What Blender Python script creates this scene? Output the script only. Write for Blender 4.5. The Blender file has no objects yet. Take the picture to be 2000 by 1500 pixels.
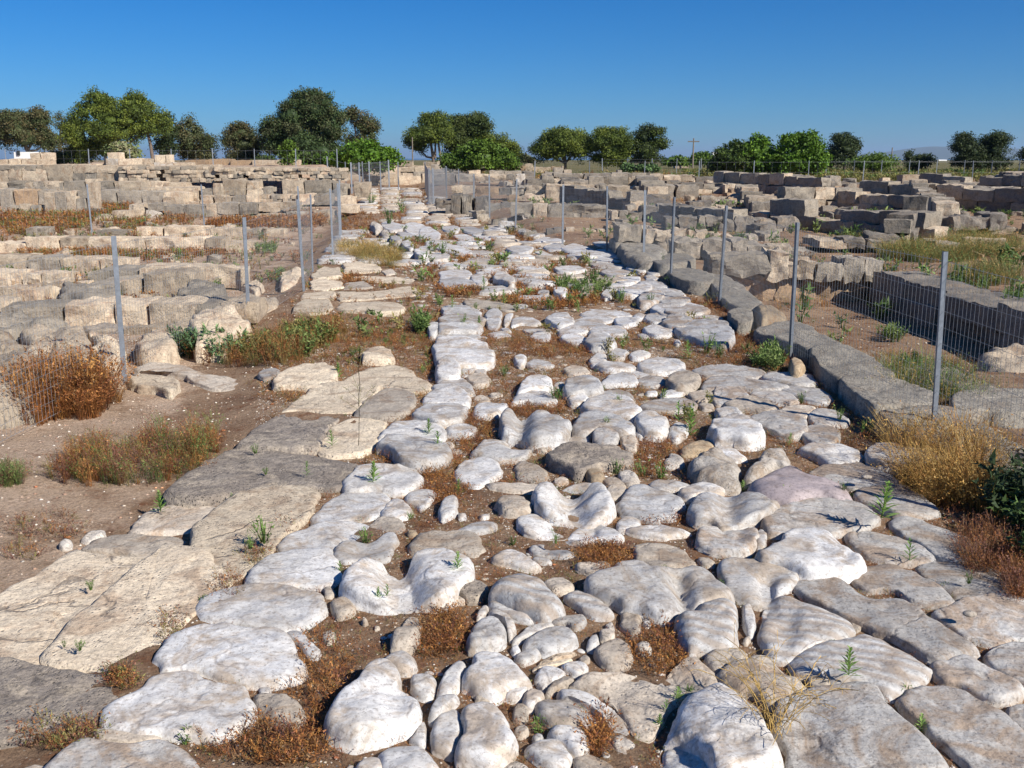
import bpy, math, random
import numpy as np
from mathutils import Vector, Matrix
random.seed(7); rng = np.random.default_rng(7)
sc = bpy.context.scene
R = math.radians

# ------------------------------------------------------------------ camera
F = 1944.0; PITCH = R(12.8); CH = 1.7
cam_d = bpy.data.cameras.new('camera'); cam = bpy.data.objects.new('camera', cam_d)
sc.collection.objects.link(cam); sc.camera = cam
cam.location = (0, 0, CH); cam.rotation_euler = (R(90) - PITCH, 0, 0)
cam_d.sensor_width = 36; cam_d.lens = F / 2000 * 36
cam_d.clip_start = 0.05; cam_d.clip_end = 30000

# ------------------------------------------------------------------ light
SUN_EL = R(36); SUN_AZ = R(-40)           # direction towards the sun, in the ground plane from +X
world = bpy.data.worlds.new('World'); sc.world = world; world.use_nodes = True
nt = world.node_tree; nt.nodes.clear()
sky = nt.nodes.new('ShaderNodeTexSky'); sky.sky_type = 'NISHITA'; sky.sun_disc = False
sky.sun_elevation = SUN_EL; sky.sun_rotation = R(90) - SUN_AZ
sky.altitude = 0; sky.air_density = 0.9; sky.dust_density = 0.05; sky.ozone_density = 6.0
hs = nt.nodes.new('ShaderNodeHueSaturation'); hs.inputs['Saturation'].default_value = 1.12; hs.inputs['Value'].default_value = 1.05
bg = nt.nodes.new('ShaderNodeBackground'); bg.inputs['Strength'].default_value = 0.060
wo = nt.nodes.new('ShaderNodeOutputWorld')
mu = nt.nodes.new('ShaderNodeMix'); mu.data_type = 'RGBA'; mu.blend_type = 'MULTIPLY'; mu.inputs[0].default_value = 1; mu.inputs[7].default_value = (.46, .74, 1.06, 1)
nt.links.new(sky.outputs[0], mu.inputs[6]); nt.links.new(mu.outputs[2], hs.inputs['Color']); nt.links.new(hs.outputs[0], bg.inputs['Color']); nt.links.new(bg.outputs[0], wo.inputs['Surface'])
sd = bpy.data.lights.new('sun', 'SUN'); sun = bpy.data.objects.new('sun', sd); sc.collection.objects.link(sun)
sd.energy = 5.0; sd.angle = R(0.5); sd.color = (1.0, 0.95, 0.87)
sv = Vector((math.cos(SUN_AZ) * math.cos(SUN_EL), math.sin(SUN_AZ) * math.cos(SUN_EL), math.sin(SUN_EL)))
sun.rotation_euler = sv.to_track_quat('Z', 'Y').to_euler(); sun.location = (8, -8, 12)
sc.view_settings.view_transform = 'Standard'; sc.view_settings.look = 'None'
sc.view_settings.exposure = 0.46; sc.view_settings.gamma = 1.0; sc.view_settings.use_curve_mapping = False

# ------------------------------------------------------------------ maths helpers
CP, SP = math.cos(PITCH), math.sin(PITCH)
def ray(px, py):
    a = (px - 1000) / F; b = (750 - py) / F
    return a, CP + b * SP, -SP + b * CP
def P(px, py, z=0.0):
    dx, dy, dz = ray(px, py); t = (z - CH) / dz
    return dx * t, dy * t
def PD(px, py, D):                    # point on the ray at ground distance D
    dx, dy, dz = ray(px, py); t = D / dy
    return dx * t, D, CH + dz * t
def sstep(a, b, x):
    t = np.clip((np.asarray(x, float) - a) / (b - a), 0, 1); return t * t * (3 - 2 * t)
def _hash(ix, iy, iz, s):
    h = (ix * 374761393 + iy * 668265263 + iz * 2147483647 + s * 974711) & 0xffffffff
    h = ((h ^ (h >> 13)) * 1274126177) & 0xffffffff
    h = (h ^ (h >> 16)) & 0xffffffff
    return h / 4294967295.0
def vnoise(p, s=0):                   # value noise in -1..1
    p = np.asarray(p, float); i = np.floor(p).astype(np.int64); f = p - i; f = f * f * (3 - 2 * f)
    out = 0
    for dx in (0, 1):
        for dy in (0, 1):
            for dz in (0, 1):
                w = (f[..., 0] if dx else 1 - f[..., 0]) * (f[..., 1] if dy else 1 - f[..., 1]) * (f[..., 2] if dz else 1 - f[..., 2])
                out = out + w * _hash(i[..., 0] + dx, i[..., 1] + dy, i[..., 2] + dz, s)
    return out * 2 - 1
def fbm(p, oct=3, s=0):
    p = np.asarray(p, float); a = 1.0; o = 0; t = 0
    for k in range(oct):
        o = o + a * vnoise(p * (2.03 ** k) + 17.3 * k, s + k); t += a; a *= 0.5
    return o / t
def interp(x, xs, ys): return np.interp(x, xs, ys)

# ------------------------------------------------------------------ ground shape
ROADL = ([0, 5, 10, 13, 15, 17, 20, 30, 40, 52, 70, 300], [-1.2, -1.3, -2.4, -2.8, -3.05, -3.2, -3.6, -4.6, -5.9, -7.8, -10, -40])
ROADR = ([0, 4, 6, 8, 10, 13, 16, 20, 30, 39, 52, 70, 300], [2.0, 2.1, 2.3, 2.15, 2.1, 1.85, 1.6, .9, -1.2, -3.0, -5.5, -8, -35])
TRENCH = [(2.9, 14.95), (5.3, 14.95), (5.5, 8.8), (4.5, 8.2), (3.5, 8.2), (2.9, 9.3), (2.85, 12.5)]
def seg_dist(px, py, poly):
    n = len(poly); d = np.full(np.shape(px), 1e9); inside = np.zeros(np.shape(px), bool)
    for i in range(n):
        ax, ay = poly[i]; bx, by = poly[(i + 1) % n]
        ex, ey = bx - ax, by - ay; L = ex * ex + ey * ey + 1e-12
        t = np.clip(((px - ax) * ex + (py - ay) * ey) / L, 0, 1)
        d = np.minimum(d, np.hypot(px - ax - t * ex, py - ay - t * ey))
        c = ((ay > py) != (by > py)) & (px < (bx - ax) * (py - ay) / (by - ay + 1e-12) + ax)
        inside ^= c
    return np.where(inside, -d, d)
def gz(x, y):
    x = np.asarray(x, float); y = np.asarray(y, float)
    l = interp(y, *ROADL); r = interp(y, *ROADR)
    zl = interp(y, [0, 5, 8, 26, 30, 33, 36.2, 37.0, 46, 300], [-.05, -.05, -.10, -.10, .02, .2, .45, 1.25, 1.33, 1.4])
    zr = interp(y, [0, 14, 20, 30, 45, 60, 300], [-.03, 0.0, .12, .38, .58, .68, .8])
    zc = interp(y, [0, 16, 30, 50, 70, 300], [0, 0, .12, .5, .62, .9])
    wl = 1 - sstep(-.5, .1, x - l + interp(y, [0, 30, 40], [0, 0, 1.3])); wr = sstep(-.1, .7, x - r)
    z = zc * (1 - wl) * (1 - wr) + zl * wl + zr * wr
    far = sstep(90, 160, y); z = z * (1 - far) + .85 * far
    q = np.stack([x * .9, y * .9, 0 * x], -1)
    z = z + .035 * fbm(q, 3, 3) * (1 - sstep(60, 90, y))
    q = np.stack([x * 6, y * 6, 0 * x], -1)
    z = z + .012 * fbm(q, 3, 5)
    z = z - .36 * (1 - sstep(-.10, .06, seg_dist(x, y, TRENCH))) * (y < 20)
    return z
def hit(px, py):                      # the ground under a pixel
    ar = isinstance(px, np.ndarray); z = 0.0
    for k in range(9):
        x, y = P(px, py, z); z = (.3 * z + .7 * gz(x, y)) if k else gz(x, y) * .8
    return (x, y, z) if ar else (float(x), float(y), float(z))

# ------------------------------------------------------------------ objects
COL = sc.collection
def tag(o, label=None, cat=None, group=None, kind=None):
    if label: o['label'] = label
    if cat: o['category'] = cat
    if group: o['group'] = group
    if kind: o['kind'] = kind
    return o
def link(o, parent=None):
    COL.objects.link(o)
    if parent is not None: o.parent = parent
    return o
def empty(name, loc):
    o = bpy.data.objects.new(name, None); o.location = loc; o.empty_display_size = .1
    return link(o)
def mesh_np(name, V, Fc, mat, smooth=True, tint=None, extra=None):
    """V (n,3); Fc list/array of faces (m,3) or (m,4) or a mixed list of arrays"""
    me = bpy.data.meshes.new(name)
    parts = Fc if (isinstance(Fc, list) and isinstance(Fc[0], np.ndarray)) else [np.asarray(Fc)]
    parts = [np.asarray(p, np.int32) for p in parts if len(p)]
    nl = sum(p.size for p in parts); nf = sum(len(p) for p in parts)
    me.vertices.add(len(V)); me.vertices.foreach_set('co', np.asarray(V, np.float32).ravel())
    me.loops.add(nl); me.polygons.add(nf)
    me.loops.foreach_set('vertex_index', np.concatenate([p.ravel() for p in parts]))
    st = []; c = 0
    for p in parts:
        k = p.shape[1]; st.append(np.arange(len(p)) * k + c); c += p.size
    me.polygons.foreach_set('loop_start', np.concatenate(st).astype(np.int32))
    me.polygons.foreach_set('use_smooth', np.full(nf, smooth, bool))
    if tint is not None:
        a = me.attributes.new('tint', 'FLOAT_COLOR', 'POINT'); t = np.ones((len(V), 4), np.float32); t[:, :3] = tint
        a.data.foreach_set('color', t.ravel())
    if extra:
        for k, v in extra.items():
            a = me.attributes.new(k, 'FLOAT', 'POINT'); a.data.foreach_set('value', np.asarray(v, np.float32))
    me.update(calc_edges=True)
    if mat: me.materials.append(mat)
    return me
def obj(name, me, parent=None, loc=(0, 0, 0)):
    o = bpy.data.objects.new(name, me)
    if parent is not None: loc = Vector(loc) - parent.location
    o.location = loc
    return link(o, parent)

# ------------------------------------------------------------------ materials
def newmat(name):
    m = bpy.data.materials.new(name); m.use_nodes = True; n = m.node_tree; n.nodes.clear()
    out = n.nodes.new('ShaderNodeOutputMaterial'); b = n.nodes.new('ShaderNodeBsdfPrincipled')
    n.links.new(b.outputs[0], out.inputs[0]); return m, n, b
def N(n, t, **k):
    x = n.nodes.new(t)
    for a, v in k.items(): setattr(x, a, v)
    return x
def setin(x, **k):
    for a, v in k.items(): x.inputs[a.replace('_', ' ')].default_value = v
    return x
def noise(n, vec, scale, detail=6, rough=.6, dist=0):
    x = N(n, 'ShaderNodeTexNoise'); setin(x, Scale=scale, Detail=detail, Roughness=rough, Distortion=dist)
    n.links.new(vec, x.inputs['Vector']); return x.outputs['Fac']
def ramp(n, fac, a, b, ca=(0, 0, 0), cb=(1, 1, 1)):
    x = N(n, 'ShaderNodeValToRGB'); e = x.color_ramp.elements
    e[0].position = a; e[1].position = b; e[0].color = (*ca, 1); e[1].color = (*cb, 1)
    n.links.new(fac, x.inputs[0]); return x.outputs[0]
def mixc(n, fac, a, b, mode='MIX'):
    x = N(n, 'ShaderNodeMix', data_type='RGBA', blend_type=mode)
    for s, v in ((0, fac), (6, a), (7, b)):
        if hasattr(v, 'is_output') or hasattr(v, 'links'): n.links.new(v, x.inputs[s])
        else: x.inputs[s].default_value = v if s == 0 else (*v, 1)
    return x.outputs[2]
def stone_mat(name, c1, c2, stain, stain_amt=.5, dark=(.10, .08, .065), dark_amt=.35, sc_=1.0, bump=.5, rough=.75, stripes=0, pit=0.3, crack=0.0):
    m, n, b = newmat(name)
    tc = N(n, 'ShaderNodeTexCoord'); oi = N(n, 'ShaderNodeObjectInfo')
    mul = N(n, 'ShaderNodeMath', operation='MULTIPLY'); mul.inputs[1].default_value = 57; n.links.new(oi.outputs['Random'], mul.inputs[0])
    add = N(n, 'ShaderNodeVectorMath', operation='ADD'); n.links.new(tc.outputs['Object'], add.inputs[0]); n.links.new(mul.outputs[0], add.inputs[1])
    v = add.outputs[0]
    col = mixc(n, ramp(n, noise(n, v, 2.6 * sc_, 7, .62), .36, .64), c1, c2)
    st = ramp(n, noise(n, v, 3.6 * sc_, 10, .72, 1.2), .58 - .16 * stain_amt, .66 - .10 * stain_amt)
    col = mixc(n, mixc(n, .80, (0, 0, 0), st), col, stain)
    sv2 = N(n, 'ShaderNodeMapping'); sv2.inputs['Scale'].default_value = (1, 5, 1); n.links.new(v, sv2.inputs[0])
    sk = ramp(n, noise(n, sv2.outputs[0], 7 * sc_, 8, .75, 1.5), .55, .64)      # streaks of worn-in soil
    col = mixc(n, mixc(n, .45, (0, 0, 0), sk), col, stain)
    # lichen-dark blotches broken up by finer noise
    dk = ramp(n, noise(n, v, 11 * sc_, 9, .74), .56 - .1 * dark_amt, .72)
    col = mixc(n, mixc(n, dark_amt, (0, 0, 0), dk), col, dark)
    sp = ramp(n, noise(n, v, 70, 4, .7), .38, .46)          # specks
    col = mixc(n, .5, col, mixc(n, sp, dark, col))
    fine = ramp(n, noise(n, v, 38 * sc_, 6, .7), .3, .7, (.72, .72, .72), (1.12, 1.12, 1.12))
    col = mixc(n, 1.0, col, fine, 'MULTIPLY')
    br = N(n, 'ShaderNodeMapRange'); setin(br, To_Min=.72, To_Max=1.1); n.links.new(oi.outputs['Random'], br.inputs[0])
    hsv = N(n, 'ShaderNodeHueSaturation'); n.links.new(col, hsv.inputs['Color']); n.links.new(br.outputs[0], hsv.inputs['Value'])
    col = hsv.outputs[0]
    hgt = noise(n, v, 22 * sc_, 10, .68)
    hh = N(n, 'ShaderNodeMath', operation='MULTIPLY'); hh.inputs[1].default_value = 1.0; n.links.new(hgt, hh.inputs[0]); h = hh.outputs[0]
    if pit:
        vo = N(n, 'ShaderNodeTexVoronoi'); setin(vo, Scale=48 * sc_); n.links.new(v, vo.inputs['Vector'])
        pr = ramp(n, vo.outputs['Distance'], .08, .32)
        msk = ramp(n, noise(n, v, 6, 4), .45, .6)
        pm = mixc(n, msk, (1, 1, 1), pr)
        ad = N(n, 'ShaderNodeMath', operation='MULTIPLY_ADD'); ad.inputs[1].default_value = pit; n.links.new(pm, ad.inputs[0]); n.links.new(h, ad.inputs[2]); h = ad.outputs[0]
        col = mixc(n, pit * .8, col, mixc(n, pm, dark, col))
    if stripes:
        wv = N(n, 'ShaderNodeTexWave'); setin(wv, Scale=5.5, Distortion=3.5, Detail=4, Detail_Scale=1.2); wv.bands_direction = 'Y'
        mp = N(n, 'ShaderNodeMapping'); mp.inputs['Rotation'].default_value = (0, .5, .45); n.links.new(v, mp.inputs[0]); n.links.new(mp.outputs[0], wv.inputs['Vector'])
        col = mixc(n, ramp(n, wv.outputs['Fac'], .15, .75), mixc(n, .6, col, stain), col)
        ad = N(n, 'ShaderNodeMath', operation='MULTIPLY_ADD'); ad.inputs[1].default_value = .5; n.links.new(wv.outputs['Fac'], ad.inputs[0]); n.links.new(h, ad.inputs[2]); h = ad.outputs[0]
    if crack:
        vo = N(n, 'ShaderNodeTexVoronoi', feature='DISTANCE_TO_EDGE'); setin(vo, Scale=1.7)
        ns = N(n, 'ShaderNodeTexNoise'); setin(ns, Scale=5, Detail=5); n.links.new(v, ns.inputs['Vector'])
        va = N(n, 'ShaderNodeVectorMath', operation='MULTIPLY_ADD'); va.inputs[1].default_value = (.35, .35, .35)
        n.links.new(ns.outputs['Color'], va.inputs[0]); n.links.new(v, va.inputs[2]); n.links.new(va.outputs[0], vo.inputs['Vector'])
        ck = ramp(n, vo.outputs['Distance'], .004, .022)
        gate = ramp(n, noise(n, v, 3.1, 2), .48, .53); ck = mixc(n, gate, (1, 1, 1), ck)
        col = mixc(n, crack, col, mixc(n, ck, dark, col))
        ad = N(n, 'ShaderNodeMath', operation='MULTIPLY_ADD'); ad.inputs[1].default_value = .6 * crack; n.links.new(ck, ad.inputs[0]); n.links.new(h, ad.inputs[2]); h = ad.outputs[0]
    bp = N(n, 'ShaderNodeBump'); setin(bp, Strength=bump, Distance=.02); n.links.new(h, bp.inputs['Height'])
    n.links.new(bp.outputs[0], b.inputs['Normal']); n.links.new(col, b.inputs['Base Color'])
    b.inputs['Roughness'].default_value = rough; b.inputs['Specular IOR Level'].default_value = .35
    return m
M = {}
M['w'] = stone_mat('white_limestone', (.77, .755, .73), (.58, .55, .505), (.45, .35, .25), .62, (.20, .16, .13), .42, 1, .30, .55, pit=.12, crack=.45)
M['g'] = stone_mat('grey_limestone', (.60, .58, .545), (.48, .45, .41), (.38, .27, .18), .8, (.13, .105, .085), .45, 1, .5, .68, pit=.2, crack=.4)
M['s'] = stone_mat('banded_limestone', (.60, .59, .57), (.47, .45, .42), (.36, .28, .21), .4, (.15, .12, .10), .4, 1, .5, .65, stripes=1, pit=.1)
M['b'] = stone_mat('cream_kerb_stone', (.84, .71, .53), (.73, .60, .44), (.48, .35, .24), .5, (.16, .12, .09), .45, 1, .7, .9, pit=.55, crack=.6)
M['t'] = stone_mat('tan_limestone', (.64, .56, .46), (.53, .45, .36), (.40, .29, .20), .5, (.15, .12, .095), .4, 1, .55, .85, pit=.35, crack=.3)
M['d'] = stone_mat('lichen_dark_stone', (.40, .34, .28), (.27, .225, .185), (.55, .46, .35), .4, (.07, .06, .052), .7, 1.3, .9, .92, pit=.6, crack=.3)
M['p'] = stone_mat('pink_limestone', (.60, .50, .49), (.52, .44, .43), (.42, .33, .29), .4, (.2, .16, .15), .3, 1, .35, .6, pit=.1)
M['c'] = stone_mat('rough_white_limestone', (.68, .63, .56), (.55, .48, .40), (.42, .31, .21), .5, (.16, .13, .1), .5, 1.4, .8, .85, pit=.4)
M['y'] = stone_mat('ochre_limestone', (.50, .38, .24), (.40, .31, .21), (.35, .22, .12), .5, (.14, .11, .08), .4, 1, .6, .85, pit=.3)
M['k'] = stone_mat('grey_kerb_block_stone', (.42, .375, .305), (.29, .26, .215), (.30, .24, .18), .4, (.065, .06, .055), .75, 1.5, 1.0, .95, pit=.7)
M['r'] = stone_mat('ruin_block_stone', (.62, .50, .36), (.46, .38, .285), (.40, .27, .17), .45, (.11, .098, .085), .6, .9, .9, .92, pit=.5)
M['rl'] = stone_mat('ruin_pale_stone', (.76, .62, .45), (.62, .50, .36), (.46, .31, .21), .5, (.15, .13, .11), .5, .9, .9, .92, pit=.5)
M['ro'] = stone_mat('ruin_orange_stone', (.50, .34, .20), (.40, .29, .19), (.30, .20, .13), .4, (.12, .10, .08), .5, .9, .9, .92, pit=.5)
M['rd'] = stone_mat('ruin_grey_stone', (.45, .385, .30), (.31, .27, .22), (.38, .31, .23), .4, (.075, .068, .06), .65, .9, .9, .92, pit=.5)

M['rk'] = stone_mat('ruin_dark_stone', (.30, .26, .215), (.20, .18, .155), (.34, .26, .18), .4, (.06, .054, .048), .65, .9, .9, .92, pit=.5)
def ground_mat():
    m, n, b = newmat('stony_soil'); g = N(n, 'ShaderNodeNewGeometry'); v = g.outputs['Position']
    a = N(n, 'ShaderNodeAttribute', attribute_name='pale'); gr = N(n, 'ShaderNodeAttribute', attribute_name='grass')
    soil = mixc(n, ramp(n, noise(n, v, 1.7, 8, .65), .35, .65), (.25, .155, .095), (.43, .295, .19))
    soil = mixc(n, ramp(n, noise(n, v, 5.5, 6, .7), .52, .66), soil, (.22, .10, .05))
    pale = mixc(n, ramp(n, noise(n, v, 2.3, 8, .65), .35, .65), (.62, .46, .335), (.50, .355, .24))
    pale = mixc(n, ramp(n, noise(n, v, 9, 7, .75), .55, .7), pale, (.27, .15, .09))
    pm = N(n, 'ShaderNodeMath', operation='MULTIPLY_ADD'); n.links.new(noise(n, v, 3.4, 7, .7), pm.inputs[0]); pm.inputs[1].default_value = 1.4; pm.inputs[2].default_value = -.7
    pa = N(n, 'ShaderNodeMath', operation='ADD', use_clamp=True); n.links.new(pm.outputs[0], pa.inputs[0]); n.links.new(a.outputs['Fac'], pa.inputs[1])
    col = mixc(n, ramp(n, pa.outputs[0], .35, .6), soil, pale)
    grass = mixc(n, ramp(n, noise(n, v, .35, 8, .7), .4, .62), (.085, .10, .035), (.20, .165, .075))
    col = mixc(n, gr.outputs['Fac'], col, grass)
    vo = N(n, 'ShaderNodeTexVoronoi'); setin(vo, Scale=55); n.links.new(v, vo.inputs['Vector'])     # grit of small light stones
    grit = ramp(n, vo.outputs['Distance'], .16, .22, (1, 1, 1), (0, 0, 0)); gate = ramp(n, vo.outputs['Color'], .45, .5)
    gm = mixc(n, 1, grit, gate, 'MULTIPLY'); col = mixc(n, gm, col, (.52, .43, .34))
    v2 = N(n, 'ShaderNodeTexVoronoi'); setin(v2, Scale=19); n.links.new(v, v2.inputs['Vector'])
    cl = mixc(n, 1, ramp(n, v2.outputs['Distance'], .14, .24, (1, 1, 1), (0, 0, 0)), ramp(n, v2.outputs['Color'], .6, .64), 'MULTIPLY'); col = mixc(n, cl, col, (.40, .29, .19))
    lit = ramp(n, noise(n, v, 27, 9, .8, 2), .5, .62); col = mixc(n, mixc(n, .4, (0, 0, 0), lit), col, (.13, .07, .04))
    fine = ramp(n, noise(n, v, 60, 6, .7), .3, .7, (.6, .6, .6), (1.25, 1.25, 1.25)); col = mixc(n, 1, col, fine, 'MULTIPLY')
    bp = N(n, 'ShaderNodeBump'); setin(bp, Strength=1.0, Distance=.03); n.links.new(noise(n, v, 35, 9, .75), bp.inputs['Height'])
    n.links.new(bp.outputs[0], b.inputs['Normal']); n.links.new(col, b.inputs['Base Color']); b.inputs['Roughness'].default_value = .97; b.inputs['Specular IOR Level'].default_value = .15
    return m
M['ground'] = ground_mat()
def leaf_mat(name, trans=.25, var=.35, rough=.6):
    m, n, b = newmat(name); a = N(n, 'ShaderNodeAttribute', attribute_name='tint'); g = N(n, 'ShaderNodeNewGeometry')
    f = ramp(n, noise(n, g.outputs['Position'], 14, 3), .3, .7, (1 - var,) * 3, (1 + var,) * 3)
    col = mixc(n, 1, a.outputs['Color'], f, 'MULTIPLY'); n.links.new(col, b.inputs['Base Color']); b.inputs['Roughness'].default_value = rough
    b.inputs['Specular IOR Level'].default_value = .25
    if trans:
        tl = N(n, 'ShaderNodeBsdfTranslucent'); n.links.new(col, tl.inputs['Color']); mx = N(n, 'ShaderNodeMixShader'); mx.inputs[0].default_value = trans
        out = [x for x in n.nodes if x.type == 'OUTPUT_MATERIAL'][0]
        n.links.new(b.outputs[0], mx.inputs[1]); n.links.new(tl.outputs[0], mx.inputs[2]); n.links.new(mx.outputs[0], out.inputs[0])
    return m
M['leaf'] = leaf_mat('leaves', .12); M['weed'] = leaf_mat('weed_stalks', .2, .3); M['pebble'] = leaf_mat('pebbles', 0, .3, .9)
def plain(name, c, rough=.6, metal=0, nz=0, nsc=20):
    m, n, b = newmat(name); b.inputs['Roughness'].default_value = rough; b.inputs['Metallic'].default_value = metal
    if nz:
        tc = N(n, 'ShaderNodeTexCoord')
        col = mixc(n, 1, c, ramp(n, noise(n, tc.outputs['Object'], nsc, 6, .7), .3, .7, (1 - nz,) * 3, (1 + nz,) * 3), 'MULTIPLY'); n.links.new(col, b.inputs['Base Color'])
    else: b.inputs['Base Color'].default_value = (*c, 1)
    return m
M['steel'] = plain('galvanised_steel', (.20, .22, .25), .5, .5, .25, 25)
M['wire'] = plain('galvanised_wire', (.36, .38, .40), .5, .5)
M['bark'] = plain('bark', (.14, .105, .08), .95, 0, .4, 9)
M['white'] = plain('whitewash', (.8, .8, .78), .9, 0, .08, 1)
M['sea'] = plain('sea_water', (.02, .07, .14), .25, 0, .15, .02)
M['hill'] = plain('far_hill_scrub', (.07, .085, .05), .95, 0, .4, .004)
M['dark'] = plain('dark_glass', (.03, .035, .04), .3)
M['woodpole'] = plain('weathered_wood', (.2, .165, .13), .9, 0, .3, 6)

# ------------------------------------------------------------------ ground sheet
ys = [-4, -2.5, -1.2, -.4, .2, .7, 1.1]
y = 1.4
while y < 300: ys.append(y); y *= 1.0125 if y < 60 else 1.05
ys += [300, 400]
ys = np.array(ys); us = np.linspace(-1.15, 1.15, 380)
W = np.maximum(ys, 5.0)
GX = W[:, None] * us[None, :]; GY = np.repeat(ys[:, None], len(us), 1)
GZ = gz(GX, GY)
pale = np.clip(1 - sstep(-.9, -.2, GX - interp(GY, *ROADL)) - sstep(12, 15, GY) * .3, 0, 1) * .62 + .12 * sstep(12, 20, GY)
grass = np.maximum(sstep(52, 60, GY) * (GX > interp(GY, *ROADR)) * .95, sstep(75, 100, GY) * .7)
ny, nx = GX.shape; idx = np.arange(ny * nx).reshape(ny, nx)
Fq = np.stack([idx[:-1, :-1], idx[:-1, 1:], idx[1:, 1:], idx[1:, :-1]], -1).reshape(-1, 4)
me = mesh_np('ground', np.stack([GX, GY, GZ], -1).reshape(-1, 3), Fq, M['ground'], extra={'pale': pale.ravel(), 'grass': grass.ravel()})
ground = tag(obj('ground', me), kind='structure')
# sea beyond the land and low hills across the bay
sv_ = np.array([[-20000, 395, -6], [20000, 395, -6], [20000, 20000, -6], [-20000, 20000, -6]], float)
tag(obj('sea', mesh_np('sea', sv_, [[0, 1, 2, 3]], M['sea'], False)), kind='structure')
# thin sea haze: pale even air around the camera and everything built
hm = bpy.data.materials.new('sea_air'); hm.use_nodes = True; hn = hm.node_tree; hn.nodes.clear()
ho = hn.nodes.new('ShaderNodeOutputMaterial'); pv = hn.nodes.new('ShaderNodeVolumePrincipled'); pv.inputs['Density'].default_value = .00011; pv.inputs['Color'].default_value = (.55, .74, 1.0, 1); pv.inputs['Anisotropy'].default_value = .2
hn.links.new(pv.outputs[0], ho.inputs['Volume'])
hx, hy0, hy1, hz0, hz1 = 21000, -500, 21000, -8, 120
HV = np.array([(-hx, hy0, hz0), (hx, hy0, hz0), (hx, hy1, hz0), (-hx, hy1, hz0), (-hx, hy0, hz1), (hx, hy0, hz1), (hx, hy1, hz1), (-hx, hy1, hz1)], float)
HF = np.array([(0, 3, 2, 1), (4, 5, 6, 7), (0, 1, 5, 4), (1, 2, 6, 5), (2, 3, 7, 6), (3, 0, 4, 7)])
tag(obj('haze', mesh_np('haze', HV, HF, hm, False)), kind='stuff')
# ------------------------------------------------------------------ paving stones traced from the photograph's ground
FR = {'A': (0, 1050, .3), 'M': (500, 1050, .3), 'O': (900, 1050, .3), 'P': (1400, 1050, .3), 'L': (0, 700, .3), 'N': (500, 700, .3), 'R': (900, 700, .3),
      'Q': (1400, 700, .3), 'X': (820, 420, .3), 'V': (1300, 430, .35), 'U': (500, 330, .25), 'W': (0, 430, .25), 'Z': (840, 330, .25), 'Y': (1300, 330, .35), 'T': (0, 300, .21), 'TT': (320, 300, .21)}
def fr(tile, s):
    ox, oy, k = FR[tile]; v = [float(t) for t in s.split()]
    return [(ox + v[i] * 10 * k, oy + v[i + 1] * 10 * k) for i in range(0, len(v) - 1, 2)]
# world troughs (cart ruts and worn saddles): pixel line, radius, depth
RUTS = [(fr('M', '91 18 99 48'), .075, .085), (fr('O', '141 28 147 46'), .035, .05), (fr('P', '32 27 34 47'), .035, .045), (fr('R', '41 33 38 52'), .06, .07),
        (fr('R', '71 83 75 107'), .085, .085), (fr('O', '124 95 118 128'), .12, .09), (fr('M', '95 101 88 131'), .05, .015), (fr('P', '46 44 44 84'), .05, .02),
        (fr('R', '174 88 176 113'), .07, .04), (fr('P', '58 112 60 150'), .06, .02), (fr('R', '60 107 58 119'), .06, .03), (fr('N', '72 103 70 118'), .1, .02)]
RUTW = []
for (p, q), r_, d_ in RUTS: RUTW.append((P(*p, .06), P(*q, .06), r_, d_))
def rutdepth(x, y):
    o = np.zeros_like(x)
    for (ax, ay), (bx, by), r_, d_ in RUTW:
        ex, ey = bx - ax, by - ay; L = ex * ex + ey * ey
        t = np.clip(((x - ax) * ex + (y - ay) * ey) / L, 0, 1); d = np.hypot(x - ax - t * ex, y - ay - t * ey)
        o += d_ * np.exp(-(d / r_) ** 2)
    return o
def chaikin(p, n=2):
    p = np.asarray(p, float)
    for _ in range(n):
        q = np.roll(p, -1, 0); p = np.stack([.84 * p + .16 * q, .16 * p + .84 * q], 1).reshape(-1, 2)
    return p
def resample(p, n):
    q = np.vstack([p, p[:1]]); s = np.r_[0, np.cumsum(np.hypot(*np.diff(q, axis=0).T))]
    t = np.linspace(0, s[-1], n, endpoint=False)
    return np.stack([np.interp(t, s, q[:, 0]), np.interp(t, s, q[:, 1])], 1)
OCC = []      # footprints for later (polygon, kind)
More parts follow.
